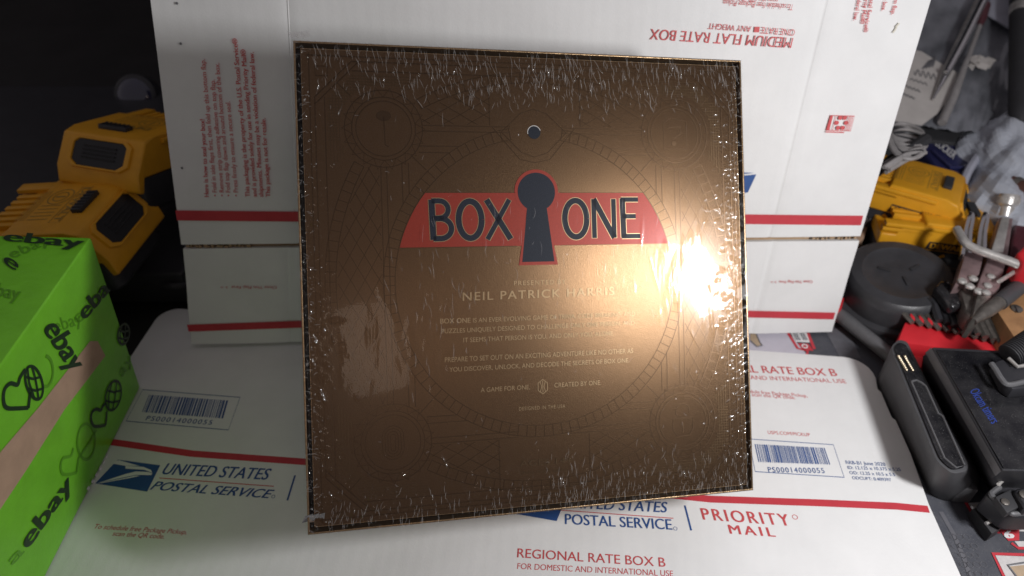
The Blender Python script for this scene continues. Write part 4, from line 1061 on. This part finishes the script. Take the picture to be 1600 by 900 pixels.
# red hex bit holder
hb = thing('red_bit_holder', 'red plastic holder with a row of dark hex bits', 'bit holder', at(1480, 530, ZM), np.eye(3))
px_prism('holder_body', [(1415, 502), (1577, 541), (1572, 556), (1402, 534)], 0.024, ZM+0.0006, 'redp', hb, 0.0015)
ta, tb2 = at(1418, 503, 0.024), at(1574, 541, 0.024); ax_ = tb2 - ta; yaw = math.atan2(ax_[1], ax_[0]); ln_ = np.linalg.norm(ax_)
for k in range(11):
    c = ta + ax_*((k+0.5)/11); g = G(); g.box(c + np.array([0, 0.0025, 0.0022]), (ln_/11*0.58, 0.0075, 0.0046), rotz(yaw)); part('holder_tooth', g, 'redp', hb, bevel=0.0008)
for k in range(11):
    c = ta + ax_*((k+0.02)/11); g = G(); d3 = np.array([-0.0022, 0.0105, 0.001]); g.tube([c + np.array([0.001, -0.004, 0.0030]), c + d3 + np.array([0, 0, 0.002]), c + d3*1.7], [0.0020, 0.0022, 0.0018], 6); part('hex_bit', g, 'dsteel', hb)
sc_ = thing('small_red_case', 'small red case edge under the bit holder beside the dock', 'case', at(1424, 556, ZM), np.eye(3))
px_prism('case_body', [(1418, 548), (1444, 548), (1440, 575), (1428, 570)], 0.012, ZM+0.0006, 'redp', sc_, 0.001)
g = G(); g.tube([at(1414, 546, 0.0140), at(1446, 553, 0.0140)], 0.0015, 8); part('clear_strip', g, 'steel', sc_)

# hex keys fanned out behind the bit holder
proto = None
for i in range(9):
    s = at(1459 + 11.0*i, 474 + 3.4*i, 0.034); e = at(1468 + 12.2*i, 502 + 4.1*i, 0.031)
    t = thing('hex_key', 'bent dark steel hex key in the fan behind the red bit holder', 'hex key', (s[0], s[1], ZM), np.eye(3), 'hex keys fanned behind the red bit holder')
    g = G(); g.tube(smooth_path([np.array([s[0]-0.004, s[1]+0.012, ZM+0.003]), s + np.array([-0.002, 0.006, -0.004]), s, s*0.5+e*0.5, e], 4), 0.0026 if i % 2 else 0.0031, 6); part('shaft', g, 'dsteel' if i > 4 else 'black', t)
cap = thing('smoky_plastic_cap', 'smoky dark plastic cap beside the locking pliers', 'cap', at(1485, 462, ZM), np.eye(3))
px_prism('cap_body', [(1461, 447), (1469, 438), (1480, 436), (1508, 458), (1507, 478), (1486, 478)], 0.046, 0.036, 'gloss', cap, 0.003, 3)
g = G(); g.box(at(1486, 462, 0.02) * np.array([1, 1, 0]) + np.array([0, 0, 0.015]), (0.02, 0.014, 0.041)); part('cap_stem', g, 'black', cap)

# locking pliers
def pliers(label, handle, knob, jaw, z, m2):
    t = thing('locking_pliers', label, 'pliers', (at(*handle[0], z)[0], at(*handle[0], z)[1], ZM), np.eye(3), 'locking pliers at the right edge')
    px_prism('handle', handle, z, z-0.018, m2, t, 0.002, 2); return t
pA = pliers('locking pliers with two bright prongs and a steel handle coloured with a plum reflection', [(1509, 392), (1538, 398), (1531, 428), (1516, 438), (1494, 441)], None, None, 0.058, 'plum')
for sx in (0, 23):
    g = G(); P = smooth_path([at(1502+sx, 396, 0.058), at(1506+sx, 362, 0.062), at(1512+sx, 338, 0.066), at(1515+sx, 330, 0.066), at(1518+sx, 338, 0.064), at(1514+sx, 362, 0.060), at(1513+sx, 396, 0.056)], 5)
    g.loft([[p + np.array([0, 0, 0]), p + np.array([0.0022, -0.0015, 0.0]), p + np.array([0.0022, -0.0015, -0.006]), p + np.array([0, 0, -0.007])] for p in P]); part('prong', g, 'steel2', pA, bevel=0.0004)
    g = G(); g.prism([at(1504+sx, 394, 0.0575), at(1508+sx, 350, 0.062), at(1514+sx, 340, 0.063), at(1513+sx, 394, 0.0575)], (0, 0, -0.003)); part('prong_web', g, 'dsteel', pA)
g = G(); g.tube(smooth_path([at(1495, 358, 0.072), at(1503, 372, 0.072), at(1513, 383, 0.072), at(1530, 391, 0.072), at(1566, 404, 0.072), at(1630, 428, 0.072)], 6), 0.0034, 12); part('lever_rod', g, 'steel', pA)
px_prism('lower_jaw', [(1497, 439), (1533, 448), (1540, 470), (1524, 500), (1510, 486)], 0.050, 0.034, 'dsteel', pA, 0.002)
g = G()
for u, v in ((1503, 440), (1515, 448), (1520, 436), (1529, 456)): g.lathe([(0.0034, 0), (0.0034, 0.0012), (0.002, 0.0022)], at(u, v, 0.0582), seg=14)
part('rivet', g, 'steel', pA, split=0.0004)
g = G(); g.box(np.append(at(1515, 425, 0.04)[:2], 0.016), (0.012, 0.010, 0.044)); part('rest_block', g, 'black', pA)
pB = pliers('locking pliers with a knurled silver adjusting knob by the maroon handle', [(1562, 338), (1584, 340), (1576, 396), (1563, 448), (1555, 456), (1527, 446), (1546, 398)], None, None, 0.060, 'plum')
kp = at(1573, 332, 0.058); Rk = rotx(math.radians(-35)) @ roty(math.radians(8))
prof = [(0.0055, -0.010), (0.0060, -0.002), (0.0078, 0.0), (0.0082, 0.006), (0.0074, 0.0085), (0.0010, 0.0092)]
g = G(); g.lathe(prof, kp + np.array([0.002, 0.006, 0.004]), Rk, 28); kn = part('adjusting_knob', g, 'steel', pB)
g = G()
for k in range(28):
    a = 2*math.pi*k/28; g.box(kp + np.array([0.002, 0.006, 0.004]) + Rk @ np.array([0.0082*math.cos(a), 0.0082*math.sin(a), 0.0035]), (0.0009, 0.0009, 0.005), Rk @ rotz(a))
part('knurl', g, 'steel', kn)
px_prism('side_plate', [(1549, 392), (1566, 338), (1578, 340), (1568, 394)], 0.0625, 0.0604, 'steel', pB, 0.0006)
g = G()
for u, v in ((1541, 458), (1543, 447), (1548, 433)): g.lathe([(0.003, 0), (0.003, 0.0012), (0.0018, 0.002)], at(u, v, 0.0602), seg=14)
part('rivet', g, 'steel', pB, split=0.0004)
px_prism('lower_jaw', [(1530, 448), (1556, 458), (1546, 474), (1528, 500), (1518, 498)], 0.056, 0.036, 'dsteel', pB, 0.002)
g = G(); g.box(np.append(at(1556, 420, 0.045)[:2], 0.016), (0.012, 0.010, 0.044)); part('rest_block', g, 'black', pB)

# wood plate, screwdriver, thin rod, maroon handle, red cap, copper fitting
wd = thing('wooden_block', 'tan wooden block with a slotted screw at the right edge', 'wood block', at(1590, 500, ZM), np.eye(3))
px_prism('block', [(1557, 484), (1602, 434), (1650, 440), (1650, 556), (1597, 545)], 0.046, ZM+0.001, 'wood', wd, 0.001)
g = G(); g.lathe([(0.0042, 0), (0.0042, 0.0010), (0.003, 0.0016)], at(1588, 483, 0.0461), seg=20); s_ = part('screw', g, 'dsteel', wd)
g = G(); g.box(at(1588, 483, 0.0479), (0.0008, 0.0075, 0.0006), rotz(-0.2)); part('screw_slot', g, 'black', s_)
sd = thing('screwdriver', 'grey shafted screwdriver crossing the wooden block', 'screwdriver', at(1570, 465, 0.05), np.eye(3))
g = G(); g.tube([at(1640, 410, 0.058), at(1561, 473, 0.056)], 0.0060, 16); part('shaft', g, 'grey', sd)
g = G(); g.tube([at(1563, 471, 0.056), at(1540, 488, 0.055), at(1520, 502, 0.053)], [0.0056, 0.0050, 0.003], 12); part('dark_tip', g, 'dsteel', sd)
rod = thing('thin_steel_rod', 'thin bright steel rod above the screwdriver', 'rod', at(1585, 430, 0.05), np.eye(3)); g = G(); g.tube([at(1561, 440, 0.0655), at(1630, 396, 0.0655)], 0.0016, 8); part('rod', g, 'steel', rod)
mh = thing('maroon_handle', 'dark maroon tool handle behind the knurled pliers', 'tool handle', at(1590, 380, ZM), np.eye(3))
px_prism('handle_body', [(1588, 334), (1640, 320), (1640, 402), (1572, 420), (1578, 396)], 0.055, ZM+0.001, 'maroon', mh, 0.003, 3)
rcap = thing('red_plastic_piece', 'bright red plastic piece at the right edge of the picture', 'cap', at(1600, 395, 0.056), np.eye(3)); px_prism('cap_body', [(1589, 394), (1604, 380), (1630, 378), (1630, 424), (1600, 412)], 0.078, 0.0565, 'redp', rcap, 0.003, 3)
cf = thing('copper_fitting', 'brown copper fitting above the silver knob', 'pipe fitting', at(1592, 300, 0.05), np.eye(3))
g = G(); g.tube([at(1576, 288, 0.062), at(1640, 318, 0.062)], 0.0085, 14); part('pipe', g, 'copper', cf)
g = G(); g.tube([at(1583, 291, 0.062), at(1590, 295, 0.062)], 0.0098, 14); part('collar', g, 'dsteel', cf)
g = G(); g.box(np.append(at(1620, 306, 0.06)[:2], 0.024), (0.012, 0.012, 0.06)); part('support_block', g, 'black', cf)

# crumpled clear bag
cbp = thing('crumpled_clear_bag', 'crumpled clear plastic bag below the black pen', 'plastic bag', at(1560, 300, ZM), np.eye(3))
NB = 72; rings = []; q = at(1578, 292, 0.03); rg = np.random.default_rng(11); dirs = rg.normal(size=(26, 3)); dirs /= np.linalg.norm(dirs, axis=1)[:, None]; ph = rg.uniform(0, 6.28, 26); fr = rg.uniform(3, 24, 26)
for j in range(40):
    th = math.pi/2*(j/39)*0.985; ring = []
    for k in range(NB):
        a = 2*math.pi*k/NB; n_ = np.array([math.cos(a)*math.cos(th), math.sin(a)*math.cos(th), math.sin(th)])
        dsp = sum(abs(math.sin(fr[i]*(n_ @ dirs[i]) + ph[i]))*2.2/fr[i] for i in range(26)) / 4.0
        f_ = 0.70 + 0.62*dsp; p = n_*np.array([0.046, 0.088, 0.052])*f_; p = rotz(-0.35) @ p
        ring.append(np.array([q[0]+p[0], q[1]+p[1]+0.005, 0.012+p[2]]))
    rings.append(ring)
rings = [[np.array([p[0], p[1], ZM+0.001]) for p in rings[0]]] + rings
g = G(); g.loft(rings); part('crinkled_film', g, 'clearbag', cbp, smooth=False)
g = G(); g.tube(smooth_path([at(1486, 338, 0.03), at(1500, 300, 0.045), at(1516, 262, 0.055), at(1548, 222, 0.060), at(1590, 200, 0.062)], 6), [0.004]*25, 8); part('white_fold', g, 'pale', cbp)
g = G(); g.lathe([(0.030, 0.001), (0.034, 0.012), (0.026, 0.030), (0.006, 0.036)], np.array([q[0], q[1], ZM])); part('grey_filling', g, 'rail', cbp)

# support under the bags
tbx = thing('black_tool_bag', 'black tool bag under the grey plastic bag in the upper right', 'tool bag', (0.46, 0.72, ZM), np.eye(3))
sl0, sl1 = at(1385, 205, 0.058), at(1570, 225, 0.058); sl2, sl3 = at(1680, -60, 0.135), at(1395, -60, 0.135)
g = G(); top = [sl0, sl1, sl2, sl3]; g.loft([[np.array([p[0], p[1], -0.008]) for p in top], [p - np.array([0, 0, 0.004]) for p in top]]); part('bag_body', g, 'blackrub', tbx, bevel=0.004)
g = G(); g.tube(smooth_path([sl3 + [0.05, -0.02, 0.0], sl3 + [0.10, -0.01, 0.03], sl3 + [0.16, -0.02, 0.0]], 6), 0.005, 8); part('bag_handle', g, 'blackrub', tbx)
gb = thing('grey_static_bag', 'crinkled grey antistatic bag lying on the black tool bag', 'plastic bag', tuple(sum(top)/4), np.eye(3))
n = 46; top_v = []; rg = np.random.default_rng(5); wv = [(rg.normal(0, 1, 2)*rg.choice((8, 16, 30)), rg.uniform(0, 6), rg.uniform(0.0004, 0.0013)) for _ in range(16)]
for j in range(n):
    for i in range(n):
        s, t = i/(n-1), j/(n-1); p = (sl0*(1-s)+sl1*s)*(1-t) + (sl3*(1-s)+sl2*s)*t
        dz = sum(A*abs(math.sin(k_[0]*s + k_[1]*t + f_)) for k_, f_, A in wv)
        top_v.append(p + np.array([0, 0, dz + 0.0005]))
g = G(); g.add(top_v, [(j*n+i, j*n+i+1, (j+1)*n+i+1, (j+1)*n+i) for j in range(n-1) for i in range(n-1)]); part('bag_film', g, 'bag', gb, bevel=None, smooth=True)
bgp = Plane(sl0, sl1 - sl0, sl3 - sl0); gk2 = PX(bgp, 0.013)
lb_ = thing('paper_tag', 'white paper tag with a grey leaf mark on the grey bag', 'tag', bgp.w(*gk2(1435, 140), 0.012), bgp.R)
def on_bag(name, build, m, h, par):
    p = Print(h); build(p); g = G(); g.v = [tuple(bgp.w(a, b, c)) for a, b, c in p.v]; g.f = p.f; return part(name, g, m, par, bevel=None, smooth=False)
on_bag('paper', lambda p: p.shape(gk2.many([(1398, 72), (1440, 80), (1474, 101), (1496, 113), (1487, 150), (1464, 178), (1440, 196), (1380, 186)])), 'paper', 0.0128, lb_)
def leaf(p):
    for i in range(4):
        u, v = 1440 + 5*i, 107 - 1*i
        p.shape(gk2.many([(u, v), (u+2.5, v+1.5), (u+16-2*i, v-14-1*i), (u+10-2*i, v-12)]))
    for i, w_ in enumerate((34, 28, 24, 22)):
        u0, v0 = 1428 - 7*i, 112 + 11*i
        p.line(gk2.many([(u0 + w_*t, v0 + 9*t + (5 if i == 0 else 1.8)*math.sin(26*t + i)) for t in np.linspace(0, 1, 40)]), 0.0009)
on_bag('leaf_mark', leaf, 'ink', 0.0132, lb_)
def over_bag(u, v, h): a = bgp.hit(u, v, h); return bgp.w(a[0], a[1], h)
tw = thing('steel_tweezers', 'long steel tweezers with a tapered tip lying on the grey bag', 'tweezers', over_bag(1500, 80, 0.016), np.eye(3))
g = G(); g.tube([over_bag(1547, -20, 0.024), over_bag(1505, 65, 0.021), over_bag(1480, 112, 0.019), over_bag(1458, 155, 0.016)], [0.0044, 0.0042, 0.0036, 0.0008], 12); part('upper_arm', g, 'steel2', tw)
g = G(); g.tube([over_bag(1538, -20, 0.018), over_bag(1498, 65, 0.017), over_bag(1475, 112, 0.016), over_bag(1457, 156, 0.0145)], [0.0034, 0.0034, 0.0028, 0.0008], 12); part('lower_arm', g, 'steel', tw)
g = G(); g.lathe([(0.003, 0), (0.003, 0.002), (0.001, 0.003)], over_bag(1479, 113, 0.0225), seg=14); part('rivet', g, 'chrome', tw, split=0.0004)
pb_ = thing('red_ended_probe', 'thin pale probe with a dark red end beside the tweezers', 'probe', over_bag(1500, 120, 0.016), np.eye(3))
g = G(); g.tube([over_bag(1531, 40, 0.019), over_bag(1512, 92, 0.018), over_bag(1490, 150, 0.017), over_bag(1472, 192, 0.016)], [0.0022, 0.0026, 0.0042, 0.0040], 12); part('shaft', g, 'cable', pb_)
g = G(); g.tube([over_bag(1540, 8, 0.020), over_bag(1535, 28, 0.0195), over_bag(1531, 40, 0.019)], [0.005, 0.0045, 0.0026], 12); part('red_end', g, 'maroon', pb_)
pn = thing('black_pen', 'thick matt black pen standing out at the upper right edge', 'pen', over_bag(1592, 100, 0.03), np.eye(3))
g = G(); g.tube([over_bag(1596, -60, 0.034), over_bag(1594, 0, 0.034), over_bag(1594, 175, 0.034), over_bag(1594, 186, 0.034), over_bag(1594, 192, 0.034)], [0.0098, 0.0098, 0.0098, 0.007, 0.003], 20); part('barrel', g, 'blackrub', pn)
g = G(); g.tube([over_bag(1594, 12, 0.034), over_bag(1594, 24, 0.034)], 0.0102, 20); part('chrome_ring', g, 'steel', pn)
fo = thing('foil_scrap', 'small crumpled white scrap on the grey bag beside the probe', 'scrap', over_bag(1535, 100, 0.014), np.eye(3))
g = G(); rg = np.random.default_rng(3)
for k in range(16): g.box(over_bag(1518 + 30*rg.random(), 90 + 14*rg.random(), 0.015 + 0.003*rg.random()), (0.009, 0.006, 0.0012), rotz(rg.uniform(0, 3)) @ rotx(rg.uniform(-0.8, 0.8)))
part('scrap', g, 'paper', fo)
ps = thing('pale_plastic_sleeve', 'pale bluish plastic sleeve behind the tweezers', 'sleeve', over_bag(1565, 25, 0.012), np.eye(3))
g = G(); g.prism([over_bag(u, v, 0.0135) for u, v in ((1552, -40), (1640, -40), (1640, 60), (1578, 44), (1543, 22))], bgp.n * -0.002); part('sleeve', g, 'pale', ps, bevel=0.0005)

# navy pouch, cable bundle, envelope
nv = thing('navy_pouch', 'navy blue pouch with white lettering between the batteries and the bags', 'pouch', at(1480, 245, 0.0), np.eye(3))
px_prism('pouch_body', [(1436, 222), (1470, 200), (1560, 205), (1530, 250), (1505, 310), (1488, 306), (1462, 262)], 0.050, ZM+0.001, 'pouch', nv, 0.004, 3)
npl = Plane((0, 0, 0.0502), (1, 0, 0), (0, 1, 0)); nk = PX(npl)
pr = Print(0.0002); nk.text(pr, 'LOCKER', (1461, 227), (1489, 249), (1468, 218), bold=0.02)
g = G(); g.v = [tuple(npl.w(a, b, c)) for a, b, c in pr.v]; g.f = pr.f; part('white_lettering', g, 'white', nv, bevel=None, smooth=False)
g = G(); g.tube([at(1458, 236, 0.052), at(1486, 262, 0.052), at(1510, 262, 0.052)], 0.0018, 8); part('piping', g, 'pouch', nv)
cb = thing('cable_bundle', 'coiled grey cable bundle beside the upright carton', 'cable', at(1405, 225, 0.06), np.eye(3))
for k in range(26):
    du, dv_ = rng.normal(0, 4.0), rng.normal(0, 4.0); z = 0.086 + 0.0009*k; kk = k*0.36
    P = smooth_path([at(u + du, v + dv_, z) for u, v in ((1366, 266 - 2*kk), (1380, 228 - 4*kk), (1402, 198 + 4*kk), (1428, 200 + 5*kk), (1443, 218 + 2*kk), (1420, 238), (1386, 258))], 5)
    g = G(); g.tube(P, 0.0017, 8); part('strand', g, 'dcable' if k % 4 == 3 else 'cable', cb)
g = G(); g.tube(smooth_path([at(1370, 266, 0.094), at(1395, 252, 0.096), at(1425, 232, 0.098), at(1446, 218, 0.096)], 5), 0.0055, 8); part('dark_strand', g, 'dcable', cb)
en = thing('white_mailer', 'white mailer with an orange mark between the upright carton and battery', 'mailer', at(1350, 320, ZM), np.eye(3))
px_prism('mailer_body', [(1345, 300), (1360, 268), (1394, 266), (1384, 290), (1372, 322), (1345, 356), (1325, 372), (1322, 340)], 0.03, ZM+0.001, 'pale', en, 0.002)
epl = Plane((0, 0, 0.0302), (1, 0, 0), (0, 1, 0)); ek = PX(epl)
pr = Print(0.0003); pr.line([ek(u, v) for u, v in ((1371, 283), (1384, 281), (1391, 288), (1387, 300), (1378, 311), (1365, 312), (1362, 304), (1370, 296), (1388, 296))], 0.0026)
g = G(); g.v = [tuple(epl.w(a, b, c)) for a, b, c in pr.v]; g.f = pr.f; part('orange_mark', g, 'orange', en, bevel=None, smooth=False)
kb = thing('brown_board_scrap', 'tan cardboard scrap poking out by the upright carton edge', 'cardboard', at(1335, 370, ZM), np.eye(3))
px_prism('board', [(1322, 368), (1346, 358), (1352, 340), (1360, 340), (1350, 372), (1330, 392)], 0.022, ZM+0.001, 'tan', kb, 0.0008)
